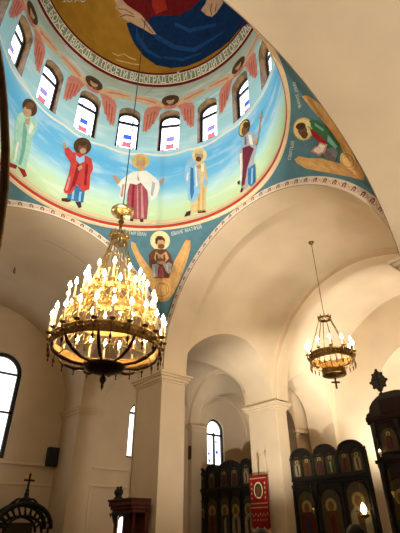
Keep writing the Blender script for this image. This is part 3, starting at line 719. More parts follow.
mural('painted_evangelist', 'bearded figure in green cloak holding an open book, winged, beside the big right arch', 'painting', ps, [
    ('wing', zq((92, 68), (112, 62), (150, 84), (190, 118), (214, 160), (250, 210), (290, 262), (320, 310), (300, 330), (262, 300), (230, 240), (196, 190), (150, 140), (118, 100)), 'wing', 1),
    ('wing', zq((62, 334), (80, 320), (120, 328), (180, 330), (250, 350), (300, 320), (330, 350), (356, 400), (352, 424), (300, 408), (240, 396), (180, 386), (110, 372), (72, 350)), 'wing', 1),
    *[('feather', line(zq((110+26*k, 78+33*k), (140+26*k, 100+34*k)), .9), 'wing_light', 2) for k in range(5)],
    *[('feather', line(zq((80+44*k, 336+9*k), (120+44*k, 356+8*k)), .9), 'wing_light', 2) for k in range(6)],
    ('medallion', circ(348.6, 160.5, 7.6, 9.6, rot=-25), 'wing_light', 2), ('medallion_ring', circ(348.6, 160.5, 6.2, 8, rot=-25), 'orange_line', 3), ('medallion', circ(348.6, 160.5, 5.2, 7, rot=-25), 'wing_light', 4), ('medallion_mark', line(zq((272, 330), (290, 318), (300, 340), (312, 330)), 1), 'orange_line', 5),
    ('halo', circ(304, 128.5, 10.4, 11.4), 'halo_gold', 2), ('halo_inner', circ(304, 128.5, 9, 10), 'halo_pale', 3),
    ('cloak', zq((128, 168), (160, 166), (196, 196), (226, 236), (256, 270), (262, 300), (240, 340), (204, 336), (176, 320), (186, 286), (160, 250), (136, 226), (120, 196)), 'green', 3),
    ('tunic', zq((130, 200), (150, 214), (186, 244), (204, 258), (196, 272), (168, 262), (144, 240)), 'red_dark', 4), ('cloak_fold', zq((206, 226), (246, 276), (240, 290), (204, 256)), 'mint_dark', 4), ('cloak_fold', zq((150, 176), (190, 204), (186, 214), (152, 190)), 'mint_dark', 4), ('robe', zq((184, 296), (230, 282), (250, 300), (238, 338), (196, 332)), 'grey_dark', 4),
    ('book', zq((150, 278), (176, 262), (206, 270), (196, 300), (170, 314), (136, 296)), 'rose_light', 5), ('book_page', zq((156, 280), (176, 270), (198, 276), (190, 294), (170, 304), (148, 292)), 'white', 6),
    ('face', circ(303.6, 129.6, 4.4, 5.8, rot=-15), 'skin_dark', 4), ('hair', circ(302, 125.4, 5, 3.6, rot=-15), 'hair', 5), ('beard', circ(306, 134, 3.4, 3.2, rot=-15), 'brown', 5)], 'evangelists on the pendentives', (320, 140))
px_text('ЕВАНГ ІОАННЪ', (293, 82), (299, 108), 4.2, ps, 'pale lettering along the drum ring at the top of the right pendentive')
px_text('СВЯТЫЙ', (291, 160), (295, 141), 4.2, ps, 'short pale lettering below the green-cloaked figure on the right pendentive')
# ------------------------------------------------------------------ chandeliers
def candle(parent, base, h, rad, hol=True, power=20):
    x, y, z = base
    b = new()
    lathe(b, [(0, 0), (rad*.9, 0), (rad, h*.02), (rad, h*.96), (rad*.4, h), (0, h)], 8, (x, y, z)); c = obj('candle', b, CANDLE, parent, auto=50)
    b = new(); lathe(b, [(0, 0), (rad*.9, rad*.8), (rad*1.5, rad*2.0), (rad*1.1, rad*3.8), (0, rad*6.4)], 8, (x, y, z+h)); obj('flame', b, FLAME, c, True)
def holder(b, base, s=1.0):
    x, y, z = base
    lathe(b, [(0, -.16*s), (.012*s, -.14*s), (.03*s, -.10*s), (.012*s, -.06*s), (.016*s, -.02*s), (.055*s, -.005*s), (.06*s, .012*s), (.022*s, .02*s), (.022*s, .03*s), (0, .03*s)], 8, (x, y, z))
def hoop(b, r_, z, h, t=.018, seg=72):
    lathe(b, [(r_-t, z-h/2), (r_+t, z-h/2), (r_+t, z+h/2), (r_-t, z+h/2)], seg, closed=True)
def rimbead(b, r_, z, rad=.02, seg=72):
    tube(b, [(r_*cos(2*PI*k/seg), r_*sin(2*PI*k/seg), z) for k in range(seg)], rad, 6, True)
def big_chandelier():
    root = thing('chandelier', 'huge tiered brass chandelier of lit candles hanging from the painted dome', 'chandelier', (0, 0, 3.7))
    Zb = 3.7
    # chain
    b = new(); tube(b, [(0, 0, 7.75-Zb), (0, 0, 22.42-Zb)], .012, 6); obj('chain', b, IRON, root)
    b = new(); lathe(b, [(.02, 7.50), (.19, 7.52), (.245, 7.57), (.25, 7.62), (.17, 7.66), (.09, 7.74), (.03, 7.78), (0, 7.80)], 32, (0, 0, -Zb)); obj('canopy', b, GOLD, root, True)
    b = new(); lathe(b, [(0, 7.52), (.03, 7.5), (.03, 7.36), (.07, 7.32), (.03, 7.26), (.028, 7.1), (.06, 7.05), (.03, 6.98), (.03, 6.9), (0, 6.86)], 14, (0, 0, -Zb)); obj('stem', b, BRASSD, root, True)
    # crown
    b = new(); lathe(b, [(.13, 6.78), (.17, 6.78), (.18, 6.84), (.17, 6.9), (.14, 6.9), (.13, 6.84)], 32, (0, 0, -Zb), True)
    for k in range(12):
        a = 2*PI*k/12; lathe(b, [(0, 0), (.028, .02), (.034, .06), (.018, .10), (.026, .12), (0, .16)], 6, (.19*cos(a), .19*sin(a), 6.86-Zb))
    for k in range(6):
        a = 2*PI*k/6; tube(b, [(0, 0, 6.95-Zb), (.08*cos(a), .08*sin(a), 6.9-Zb), (.16*cos(a), .16*sin(a), 6.84-Zb)], .012, 5)
    obj('crown', b, GOLD, root, auto=50)
    tiers = ((.96, 4.46, 22, .26), (.76, 5.02, 18, .26), (.50, 5.48, 12, .24))
    # rods from the crown
    for k in range(16):
        a = 2*PI*k/16; b = new()
        pts = [(.16*cos(a), .16*sin(a), 6.8-Zb)]
        for r_, z in ((.26, 6.35), (.38, 5.9), (.50, 5.52), (.76, 5.06)): pts.append((r_*cos(a), r_*sin(a), z-Zb))
        tube(b, pts, .013, 5)
        for q in pts[1:-1]: ball(b, q, .028, 8)
        obj('rod', b, GOLD, root, True)
    # tiers
    for ti, (r_, z, n, h) in enumerate(tiers):
        b = new(); hoop(b, r_, z-Zb, .15 if ti == 0 else .09)
        for zz in (-.085, .085) if ti == 0 else (-.05, .05): rimbead(b, r_, z-Zb+zz, .018)
        n_ = n*3
        for k in range(n_):
            a = 2*PI*k/n_; ball(b, ((r_+.022)*cos(a), (r_+.022)*sin(a), z-Zb), .026, 6)
        obj('hoop', b, BRASSM if ti == 0 else GOLD, root, auto=50)
        for k in range(n):
            a = 2*PI*(k+.5*(ti % 2))/n; rc = r_+.07
            b = new(); tube(b, [(r_*cos(a), r_*sin(a), z-Zb-.02), ((r_+.05)*cos(a), (r_+.05)*sin(a), z-Zb-.05), (rc*cos(a), rc*sin(a), z-Zb+.02), (rc*cos(a), rc*sin(a), z-Zb+.09)], .012, 5)
            holder(b, (rc*cos(a), rc*sin(a), z-Zb+.10), 1.0)
            obj('candle_arm', b, BRASSD if ti == 0 else GOLD, root, auto=50)
            candle(root, (rc*cos(a), rc*sin(a), z-Zb+.12), h+.03*((k*7) % 3), .024, power=1)
        if ti == 0:
            for k in range(n):
                a = 2*PI*k/n; x, y = (r_+.03)*cos(a), (r_+.03)*sin(a); b = new()
                lathe(b, [(0, .0), (.008, -.02), (.008, -.07), (.024, -.10), (.028, -.13), (.014, -.17), (.008, -.2), (.018, -.22), (0, -.25)], 6, (x, y, z-Zb-.07))
                obj('pendant', b, BRONZE, root, True)
    # scrolled brackets linking tiers
    for k in range(12):
        a = 2*PI*k/12; b = new(); c_, s_ = cos(a), sin(a)
        tube(b, [(.96*c_, .96*s_, 4.65-Zb), (.91*c_, .91*s_, 4.82-Zb), (.85*c_, .85*s_, 4.83-Zb), (.80*c_, .80*s_, 4.96-Zb)], .017, 6)
        tube(b, [(.78*c_, .78*s_, 5.08-Zb), (.72*c_, .72*s_, 5.25-Zb), (.62*c_, .62*s_, 5.28-Zb), (.54*c_, .54*s_, 5.40-Zb)], .015, 6)
        for q in range(7):
            t = q/6*1.5*PI; 
        obj('scroll_bracket', b, GOLD, root, True)
    # bowl of ribs below
    for k in range(10):
        a = 2*PI*(k+.5)/10; b = new(); c_, s_ = cos(a), sin(a)
        tube(b, [(.97*c_, .97*s_, 4.39-Zb), (.90*c_, .90*s_, 4.27-Zb), (.76*c_, .76*s_, 4.18-Zb), (.58*c_, .58*s_, 4.11-Zb), (.34*c_, .34*s_, 4.09-Zb)], [.02, .03, .034, .03, .02], 6)
        obj('bowl_rib', b, BRONZE, root, True)
    b = new(); lathe(b, [(.30, 4.12), (.34, 4.12), (.36, 4.08), (.33, 4.03), (.22, 3.99), (.10, 3.97), (0, 3.96)], 32, (0, 0, -Zb)); obj('bottom_disc', b, BRONZE, root, True)
    b = new(); rimbead(b, .36, 4.1-Zb, .02); rimbead(b, .80, 4.2-Zb, .012); obj('bottom_rim', b, GOLD, root, True)
    b = new(); lathe(b, [(0, 4.0), (.03, 3.97), (.02, 3.93), (.05, 3.89), (.06, 3.84), (.03, 3.79), (.02, 3.76), (.03, 3.74), (0, 3.66)], 12, (0, 0, -Zb)); obj('finial', b, BRONZE, root, True)
    # openwork gilded collar between the two upper tiers
    b = new()
    for k in range(32):
        a = 2*PI*k/32; r1, r2 = .78, .56
        a2 = a+2*PI/32; a3 = a+PI/32
        tube(b, [(r1*cos(a), r1*sin(a), 5.09-Zb), (.70*cos(a3), .70*sin(a3), 5.24-Zb), (r2*cos(a), r2*sin(a), 5.40-Zb)], .011, 5)
        tube(b, [(r1*cos(a2), r1*sin(a2), 5.09-Zb), (.70*cos(a3), .70*sin(a3), 5.24-Zb), (r2*cos(a2), r2*sin(a2), 5.40-Zb)], .011, 5)
    obj('openwork_collar', b, GOLD, root, True)
    b = new()
    for k in range(36):
        a = 2*PI*k/36; a2 = a+2*PI/36
        tube(b, [(.96*cos(a), .96*sin(a), 4.65-Zb), (.88*cos((a+a2)/2), .88*sin((a+a2)/2), 4.80-Zb), (.78*cos(a), .78*sin(a), 4.97-Zb)], .011, 5)
        tube(b, [(.96*cos(a2), .96*sin(a2), 4.65-Zb), (.88*cos((a+a2)/2), .88*sin((a+a2)/2), 4.80-Zb), (.78*cos(a2), .78*sin(a2), 4.97-Zb)], .011, 5)
    obj('openwork_collar', b, GOLD, root, True)
    return root
big_chandelier()
def small_chandelier(x, y, zt):
    Zb = 5.15
    root = thing('chandelier', 'smaller round brass chandelier with a cross pendant hanging in the bright arm', 'chandelier', (x, y, Zb))
    b = new(); tube(b, [(0, 0, 7.3-Zb), (0, 0, zt-Zb)], .010, 6); obj('chain', b, BRASSD, root)
    b = new(); lathe(b, [(0, -.10), (.05, -.09), (.07, -.05), (.10, 0)], 16, (0, 0, zt-Zb)); obj('ceiling_rose', b, BRASSD, root, True)
    b = new(); hoop(b, .19, 7.24-Zb, .05, .014, 32); rimbead(b, .19, 7.28-Zb, .012, 32)
    for k in range(10):
        a = 2*PI*k/10; ball(b, (.2*cos(a), .2*sin(a), 7.32-Zb), .026, 6)
    for k in range(4):
        a = 2*PI*k/4; tube(b, [(0, 0, 7.34-Zb), (.18*cos(a), .18*sin(a), 7.24-Zb)], .01, 5)
    obj('crown', b, BRASSD, root, auto=50)
    for k in range(6):
        a = 2*PI*(k+.3)/6; b = new(); p0, p1 = Vector((.18*cos(a), .18*sin(a), 7.23-Zb)), Vector((.60*cos(a), .60*sin(a), 6.10-Zb))
        tube(b, [p0, p0.lerp(p1, .5), p1], .011, 5)
        for t in (.25, .5, .75): ball(b, p0.lerp(p1, t), .022, 6)
        obj('rod', b, BRASSD, root, True)
    b = new(); hoop(b, .62, 5.98-Zb, .19, .014, 60); rimbead(b, .63, 6.085-Zb, .02, 60); rimbead(b, .63, 5.875-Zb, .02, 60)
    for k in range(32):
        a = 2*PI*k/32; ball(b, (.64*cos(a), .64*sin(a), 5.98-Zb), .034, 6)
    obj('hoop', b, BRASSD, root, auto=50)
    for k in range(12):
        a = 2*PI*(k+.2)/12; b = new(); r_ = .68
        tube(b, [(.62*cos(a), .62*sin(a), 5.93-Zb), (.67*cos(a), .67*sin(a), 5.94-Zb), (r_*cos(a), r_*sin(a), 6.08-Zb)], .012, 5); holder(b, (r_*cos(a), r_*sin(a), 6.12-Zb), 1.0)
        obj('candle_arm', b, BRASSD, root, auto=50); candle(root, (r_*cos(a), r_*sin(a), 6.14-Zb), .17, .028, power=2)
    for k in range(24):
        a = 2*PI*k/24; b = new(); lathe(b, [(0, 0), (.008, -.02), (.008, -.1), (.026, -.14), (.012, -.19), (.02, -.21), (0, -.25)], 6, (.64*cos(a), .64*sin(a), 5.86-Zb))
        obj('pendant', b, BRASSD, root, True)
    for k in range(12):
        a = 2*PI*k/12; b = new(); c_, s_ = cos(a), sin(a)
        tube(b, [(.61*c_, .61*s_, 5.88-Zb), (.56*c_, .56*s_, 5.76-Zb), (.44*c_, .44*s_, 5.7-Zb), (.34*c_, .34*s_, 5.6-Zb)], .014, 5); obj('bowl_rib', b, GOLD, root, True)
    b = new(); hoop(b, .32, 5.54-Zb, .15, .014, 40); rimbead(b, .33, 5.62-Zb, .016, 40); rimbead(b, .33, 5.46-Zb, .016, 40)
    lathe(b, [(.31, 5.46), (.2, 5.41), (.05, 5.38), (0, 5.38)], 32, (0, 0, -Zb)); obj('lower_basket', b, BRASSD, root, auto=50)
    b = new(); box(b, -.025, .025, -.02, .02, 5.08-Zb, 5.40-Zb, .006); box(b, -.10, .10, -.02, .02, 5.22-Zb, 5.27-Zb, .006)
    for q in ((0, 0, 5.08), (.1, 0, 5.245), (-.1, 0, 5.245)): ball(b, (q[0], q[1], q[2]-Zb), .03, 8)
    o = obj('cross_pendant', b, BRONZE, root); o.rotation_euler = (0, 0, R(-40))
    return root
small_chandelier(7.42, .16, ZS+RV)
# ------------------------------------------------------------------ iconostasis
ICG = mat('dim_gilded_icon', (.065, .05, .02), .45, .2, noise=.4, nscale=8)
ICO = [flat('icon_robe_green', (.05, .065, .03), .3), flat('icon_robe_red', (.10, .02, .014), .3), flat('icon_robe_pale', (.26, .23, .15), .3), flat('icon_robe_blue', (.03, .04, .06), .3), flat('icon_robe_brown', (.09, .05, .02), .3)]
ICH = flat('icon_halo', (.30, .22, .08), .2); ICF = flat('icon_face', (.15, .08, .04), .2)
def ext(pts, x0, x1, fn=lambda a, b, d: (d, a, b), bev=0):
    """closed outline (a, b) extruded from depth x0 to x1"""
    b = new(); A_ = [b.verts.new(fn(p[0], p[1], x0)) for p in pts]; B_ = [b.verts.new(fn(p[0], p[1], x1)) for p in pts]
    for t in tessellate_polygon([[Vector((p[0], p[1], 0)) for p in pts]]):
        for L_ in (A_, B_):
            try: b.faces.new([L_[i] for i in t])
            except ValueError: pass
    n = len(pts)
    for i in range(n): b.faces.new((A_[i], A_[(i+1) % n], B_[(i+1) % n], B_[i]))
    bmesh.ops.recalc_face_normals(b, faces=b.faces); return b
def archpts(c, hw, z0, zt, n=14): return win_hole(c, hw, z0, zt, n)
def icon(parent, y, z0, w, h, robe, x, kind=0):
    """arched painted icon facing -x, with moulded rim"""
    hw = w/2; zt = z0+h
    ic = obj('icon', ext(archpts(y, hw, z0, zt), x-.015, x+.01), ICG, parent)
    o_, i_ = archpts(y, hw+.045, z0-.045, zt+.045), archpts(y, hw, z0, zt)
    b = new(); V = [[b.verts.new((xx, p[0], p[1])) for p in L_] for L_, xx in ((o_, x), (o_, x-.05), (i_, x-.04), (i_, x))]
    for A_, B_ in zip(V, V[1:]):
        for k in range(len(o_)): b.faces.new((A_[k], A_[(k+1) % len(o_)], B_[(k+1) % len(o_)], B_[k]))
    obj('icon_frame', b, WOOD, ic)
    s = h; cy = y
    hz = z0+h*.74
    obj('halo', ext(circ(cy, hz, s*.115, n=16), x-.018, x-.014), ICH, ic)
    obj('face', ext(circ(cy, hz-.01*s, s*.06, s*.075, n=14), x-.022, x-.018), ICF, ic)
    sh = s*.17 if w > s*.36 else w*.42
    obj('robe', ext([(cy-sh*.45, hz-s*.08), (cy+sh*.45, hz-s*.08), (cy+sh, hz-s*.17), (cy+sh*1.05, hz-s*.42), (cy+sh*.9, z0+.03), (cy-sh*.9, z0+.03), (cy-sh*1.05, hz-s*.42), (cy-sh, hz-s*.17)], x-.02, x-.015), ICO[robe], ic)
    obj('robe_fold', ext([(cy-sh*.3, hz-s*.12), (cy+sh*.35, hz-s*.2), (cy+sh*.1, z0+.05), (cy-sh*.4, z0+.05)], x-.023, x-.019), ICO[(robe+2) % 5], ic)
    return ic
XI = 9.98
def finial_spike(b, x, y, z, s=1):
    lathe(b, [(.05*s, 0), (.055*s, .03*s), (.025*s, .06*s), (.045*s, .11*s), (.03*s, .16*s), (0, .24*s)], 8, (x, y, z))
def screen(name, label, y0, y1, bays, peaks, ztop, lower):
    root = thing(name, label, 'iconostasis', (XI+.1, (y0+y1)/2, 0))
    def sub(o):
        for v in o.data.vertices: v.co -= root.location
        for c in o.children: sub(c)
    # body outline with a scalloped top
    pts = [(y0, 0)]
    for (a, b_, zc) in peaks:
        pts += [(a, ztop)]
        hw = (b_-a)/2; c = (a+b_)/2
        pts += [(a+.06, ztop+.01)]+[(c+(hw-.06)*cos(PI-PI*k/14), ztop+.04+zc*sin(PI-PI*k/14)**.8) for k in range(15)]+[(b_-.06, ztop+.01)]
    pts += [(y1, ztop), (y1, 0)]
    obj('carved_screen', ext(pts, XI, XI+.14), WOOD, root)
    # cornice strips
    b = new()
    for zz, d, h in ((3.12, .09, .09), (3.02, .05, .06), (ztop-.0, .05, .05)): 
        if zz < ztop-.01 or zz == ztop: box(b, XI-d, XI+.02, y0, y1, zz-h/2, zz+h/2, .012)
    if peaks:
        for (a, b_, zc) in peaks:
            c = (a+b_)/2; hw = (b_-a)/2-.05
            tube(b, [(XI-.03, c+hw*cos(R(t)), ztop+.04+zc*sin(R(t))**.8 if 0 < t < 180 else ztop+.04) for t in range(0, 181, 12)], .035, 6)
    obj('cornice', b, WOOD, root, auto=40)
    for (a, b_, zc) in peaks:
        b = new(); finial_spike(b, XI+.06, a, ztop-.02, .8); obj('finial', b, WOOD, root, True)
    # columns between the bays
    for yy in bays:
        b = new(); lathe(b, [(.07, .3), (.075, .35), (.05, .42), (.045, 1.6), (.055, 1.64), (.045, 1.68), (.042, 2.86), (.07, 2.9), (.075, 2.98)], 10, (XI-.05, yy, 0))
        lathe(b, [(.045, 3.16), (.035, 3.2), (.03, 3.75), (.05, 3.8), (.05, 3.86)], 8, (XI-.04, yy, 0)); obj('column', b, WOOD, root, True)
    for (y, z0, w, h, rb) in lower: icon(root, y, z0, w, h, rb, XI)
    for c in root.children: sub(c)
    return root
U = [(y, 3.22, .40, .66) for y in (3.93, 3.50, 2.96, 2.52, 1.96, 1.50)]
main = screen('iconostasis', 'long black carved icon screen with three scalloped crests right of the banner pillar', 1.18, 4.24, (4.2, 3.22, 2.24, 1.22),
    ((1.2, 2.2, .30), (2.24, 3.20, .30), (3.24, 4.22, .28)), 3.80,
    [(y, z0, w, h, (2, 4, 1, 0, 4, 2)[i] if i < 6 else 0) for i, (y, z0, w, h) in enumerate(U)] + [(3.72, .95, .72, 1.82, 1), (2.74, .95, .76, 1.84, 4), (1.72, .95, .76, 1.98, 2)])
chap = screen('iconostasis', 'farther black icon screen seen through the arch below the aisle window', 6.1, 9.5, (9.02, 8.17, 7.5, 6.87),
    ((6.2, 6.85, .27), (6.87, 8.15, .30), (8.17, 9.0, .26), (9.02, 9.48, .16)), 3.78,
    [(9.26, 3.2, .30, .54, 3), (8.6, 3.2, .42, .62, 4), (7.83, 3.2, .42, .66, 1), (7.2, 3.2, .42, .66, 1), (6.52, 3.2, .40, .7, 2), (9.25, 1.0, .4, 1.7, 3), (8.6, 1.0, .6, 1.8, 4), (7.83, 1.0, .52, 1.8, 0), (7.2, 1.0, .5, 1.8, 2), (6.5, 1.0, .5, 1.8, 2)])
# tall middle section
root = thing('iconostasis', 'tall dark middle block of the icon screen topped by a carved cross finial', 'iconostasis', (XI, -.6, 0))
ox = Vector((XI, -.6, 0))
def osub(o, off=ox):
    for v in o.data.vertices: v.co -= off
    for c in o.children: osub(c, off)
SH = .52
pts = [(-2.4, 0), (1.16, 0), (1.16, 4.55), (1.24, 4.62), (1.22, 4.74), (1.10, 4.80), (1.06, 4.95), (.92, 5.10), (.72, 5.22), (.45, 5.30), (.1, 5.30), (-.1, 5.26), (-.3, 5.28), (-.42, 5.36), (-.9, 5.36), (-1.3, 5.1), (-1.5, 4.6), (-2.4, 4.6)]
pts = [(p[0]-(SH if p[0] > -2.3 else 0), p[1]) for p in pts]
obj('carved_block', ext(pts, XI-.32, XI+.2), WOOD, root)
b = new(); box(b, XI-.42, XI-.3, -2.4, 1.22-SH, 4.5, 4.64, .02); box(b, XI-.39, XI-.3, -2.4, 1.2-SH, 4.42, 4.5, .01); box(b, XI-.40, XI-.3, -2.4, 1.2-SH, 3.3, 3.4, .01); obj('cornice', b, WOODM, root)
b = new(); box(b, XI-.345, XI-.31, -2.2, .72-SH, 4.66, 5.12, .02); box(b, XI-.345, XI-.31, -2.2, .6-SH, 3.5, 4.38, .02); obj('carved_panel', b, WOODM, root)
for yy in (1.02-SH, .25-SH, -.6-SH):
    b = new(); lathe(b, [(.10, .3), (.11, .4), (.07, .5), (.065, 3.1), (.1, 3.2), (.1, 3.3)], 12, (XI-.40, yy, 0)); lathe(b, [(.07, 3.4), (.05, 3.5), (.045, 4.2), (.08, 4.35), (.08, 4.44)], 10, (XI-.38, yy, 0)); obj('column', b, WOOD, root, True)
icon(root, .62-SH, 3.62, .5, .62, 1, XI-.345); icon(root, .64-SH, 1.0, .56, 1.9, 4, XI-.32); icon(root, -.2-SH, 3.62, .5, .62, 2, XI-.345)
# cross finial
b = new(); cy, cz = .15, 5.72
lathe(b, [(.10, 5.28), (.08, 5.34), (.035, 5.38), (.03, 5.46), (.05, 5.5), (.03, 5.54)], 10, (XI-.1, cy, 0))
pts = []
for k in range(32):
    a = 2*PI*k/32; r_ = .30+.09*abs(cos(2*a))+.02*(k % 2); pts.append((cy+r_*.68*cos(a), 5.79+r_*.92*sin(a)))
tmp = ext([(cy-.06, 5.42), (cy+.06, 5.42), (cy+.10, 5.50), (cy+.2, 5.58), (cy+.27, 5.72), (cy+.22, 5.86), (cy+.14, 5.98), (cy+.06, 6.06), (cy, 6.10), (cy-.06, 6.06), (cy-.14, 5.98), (cy-.22, 5.86), (cy-.27, 5.72), (cy-.2, 5.58), (cy-.10, 5.50)], XI-.125, XI-.075)
me_ = bpy.data.meshes.new('t'); tmp.to_mesh(me_); tmp.free(); b.from_mesh(me_); bpy.data.meshes.remove(me_)
for q in ((.27, 5.74), (-.27, 5.74), (0, 6.1), (.15, 5.97), (-.15, 5.97), (.19, 5.57), (-.19, 5.57)): ball(b, (XI-.1, cy+q[0], q[1]), .055, 8)
obj('cross_finial', b, WOOD, root)
b = new(); box(b, XI-.15, XI-.13, cy-.02, cy+.02, 5.58, 6.02); box(b, XI-.15, XI-.13, cy-.14, cy+.14, 5.78, 5.82); obj('cross', b, WOODM, root)
for c in root.children: osub(c)
# ------------------------------------------------------------------ vigil lamps
RUBY = mat('ruby_glass', (.4, .02, .02), .2, emit=(1, .25, .08), estr=1.2)
def lamp(x, y, z, zt, label, pw, arms=False, k=1.0):
    root = thing('vigil_lamp', label, 'lamp', (x, y, z), 0, None)
    b = new(); lathe(b, [(0, -.10), (.02, -.09), (.012, -.06), (.05*k, -.02), (.065*k, .03), (.05*k, .05), (.045*k, .045)], 14); obj('lamp_cup', b, GOLD, root, True)
    for q in range(3):
        a = 2*PI*q/3; b = new(); tube(b, [(.05*k*cos(a), .05*k*sin(a), .05), (.02*cos(a), .02*sin(a), (zt-z)*.6), (0, 0, zt-z)], .004, 4); obj('chain', b, BRASSD, root)
    b = new(); tube(b, [(0, 0, zt-z), (.06, 0, zt-z+.03), (XI-x, 0, zt-z)], .009, 5); obj('bracket', b, BRASSD, root)
    if pw > .4:
      b = new(); lathe(b, [(0, .02), (.03*k, .04*k), (.042*k, .08*k), (.03*k, .12*k), (0, .16*k)], 10); obj('flame', b, LAMPF, root, True)
    if arms:
        b = new()
        for sg in (-1, 1):
            tube(b, [(0, 0, 0), (0, sg*.10, -.03), (0, sg*.2, .02), (0, sg*.22, .09)], .012, 5); holder(b, (0, sg*.22, .12), .9)
        obj('side_arm', b, BRONZE, root, True)
lamp(XI-.35, 1.38, 1.98, 2.9, 'lit gold lamp with two side arms glowing before the right arched icon', 6, True, 2.2)
lamp(XI-.5, .40, 3.55, 3.95, 'small hanging lamp high on the tall middle block of the icon screen', .6, False, .8)
lamp(XI-.5, .26, 2.5, 3.1, 'small hanging lamp low on the tall middle block of the icon screen', .3, False, .8)
lamp(XI-.25, 3.28, 2.2, 2.95, 'unobtrusive hanging lamp before the left half of the long icon screen', 0, False, .7)
# ------------------------------------------------------------------ banner
root = thing('church_banner', 'red cloth banner with an oval icon on a cross-topped pole before the pillar', 'banner', (9.05, 4.98, 0))
RED = mat('red_banner_cloth', (.42, .012, .016), .8, noise=.35, nscale=7)
b = new(); lathe(b, [(.24, 0), (.24, .04), (.06, .08), (.03, .12)], 20); obj('base', b, BRASSD, root, True)
b = new(); tube(b, [(0, 0, .1), (0, 0, 3.72)], .016, 8); obj('pole', b, BRASSD, root)
b = new(); box(b, -.012, .012, -.014, .014, 3.7, 4.06, .004); box(b, -.012, .012, -.10, .10, 3.88, 3.91, .004); box(b, -.012, .012, -.06, .06, 3.97, 3.99, .004); ball(b, (0, 0, 3.71), .04, 8); obj('cross', b, GOLD, root)
b = new(); tube(b, [(-.03, -.48, 3.30), (-.03, .48, 3.34)], .014, 6); obj('crossbar', b, BRASSD, root)
for sg in (-1, 1):
    b = new(); tube(b, [(0, 0, 3.62), (-.03, sg*.46, 3.33)], .006, 4); obj('cord', b, GOLD, root)
def cloth(s, t):
    y = -.45+.9*s; z = 3.30+.04*s-t*1.58
    if t > .99: z -= .09*abs(sin(s*3*PI))
    return (-.05-.03*sin(s*PI*3+.4)*t, y, z)
b = grid(cloth, 36, 30); bmesh.ops.solidify(b, geom=b.faces[:], thickness=.012); cl = obj('cloth', b, RED, root, True)
def oncl(y, z, d): 
    t = (3.32-z)/1.58; s = (y+.45)/.9; p = cloth(s, min(max(t, 0), .98)); return (p[0]-d, y, z)
def cp(nm, pts, mt, d): return obj(nm, sheet([pts], lambda u, v: oncl(u, v, d), .08), mt, cl)
cp('oval_icon', circ(0, 2.84, .21, .26), C['halo_pale'], .022); cp('icon_ground', circ(0, 2.84, .17, .22), ICG, .026); cp('figure', [(-.12, 2.64), (-.1, 2.78), (-.05, 2.84), (.05, 2.84), (.1, 2.78), (.12, 2.64)], C['brown'], .03); cp('face', circ(0, 2.88, .05, .065), ICF, .034)
PINKL = flat('gold_thread', (.62, .36, .20), .3, 20)
for zz, amp in ((3.22, .0), (2.42, .03), (2.30, .02)): cp('embroidery', line([(-.4+.05*k, zz+amp*(k % 2)) for k in range(17)], .03), PINKL, .02)
for k in range(9): cp('embroidery', circ(-.36+.09*k, 2.12-.05*(k % 2), .025, .035, n=8), PINKL, .02)
for k in range(7): cp('embroidery', circ(-.33+.11*k, 1.94, .02, .03, n=8), PINKL, .02)
for sg in (-1, 1):
    for k in range(4): cp('embroidery', circ(sg*.32, 2.6+.15*k, .035, .045, n=8), PINKL, .02)
b = new()
for k in range(30):
    y = -.44+.88*k/29; p = cloth((y+.45)/.9, 1.0); tube(b, [(p[0]-.005, y, p[2]+.02), (p[0]-.012, y, p[2]-.10)], .008, 4)
obj('fringe', b, PINKL, cl)
# second slim staff beside the banner
root = thing('processional_staff', 'thin pale metal staff leaning next to the red banner', 'staff', (9.1, 4.66, 0))
b = new(); tube(b, [(0, 0, 0), (0, 0, 3.95)], .010, 6); obj('shaft', b, MOULD, root)
b = new(); box(b, -.008, .008, -.008, .008, 3.9, 4.12); box(b, -.008, .008, -.06, .06, 4.0, 4.02); obj('cross', b, GOLD, root)
# ------------------------------------------------------------------ throne (left of the near pier)
root = thing('wooden_throne', 'reddish carved wooden throne canopy standing against the near pier', 'throne', (3.3, 4.72, 0))
b = new(); box(b, -.1, .6, -.62, .5, 0, .22, .02); obj('platform', b, WOODR, root)
b = new(); box(b, .42, .55, -.62, .50, .22, 2.2, .015); obj('back', b, WOODR, root)
for sg in (-.55, .36):
    b = new(); lathe(b, [(.06, 0), (.07, .06), (.045, .12), (.04, .9), (.055, .95), (.04, 1.0), (.038, 1.8), (.06, 1.9)], 10, (.12, sg, .22)); obj('post', b, WOODR, root, True)
    b = new(); box(b, .1, .45, sg-.03, sg+.05, .7, .82, .02); obj('armrest', b, WOODR, root)
b = new(); box(b, -.15, .42, -.5, .38, .55, .64, .02); obj('seat', b, WOODR, root)
b = new()
for z0, z1, d in ((2.04, 2.12, .0), (2.12, 2.2, .04), (2.2, 2.32, .08), (2.32, 2.37, .11)): box(b, .02-d, .56, -.62-d*.6, .42+d, z0, z1, .015)
obj('canopy', b, WOODR, root)
b = new()
for k, (yy, s_) in enumerate(((.26, .75), (.10, .6))):
    lathe(b, [(.12*s_, 0), (.13*s_, .04), (.06*s_, .08), (.13*s_, .16), (.12*s_, .22), (.05*s_, .27), (.07*s_, .3), (0, .34)], 10, (.05, yy, 2.36))
obj('carved_finial', b, WOOD, root, True)
b = new()
for k in range(9): tube(b, [(0, -.58+.12*k, 2.05), (0, -.52+.12*k, 1.97), (0, -.46+.12*k, 2.05)], .018, 5)
obj('carved_valance', b, WOOD, root, True)
b = new(); tube(b, [(.1, .42, 2.08), (.13, .40, 1.86), (.16, .38, 1.7)], [.09, .06, .03], 8); obj('carved_bracket', b, WOOD, root, True)
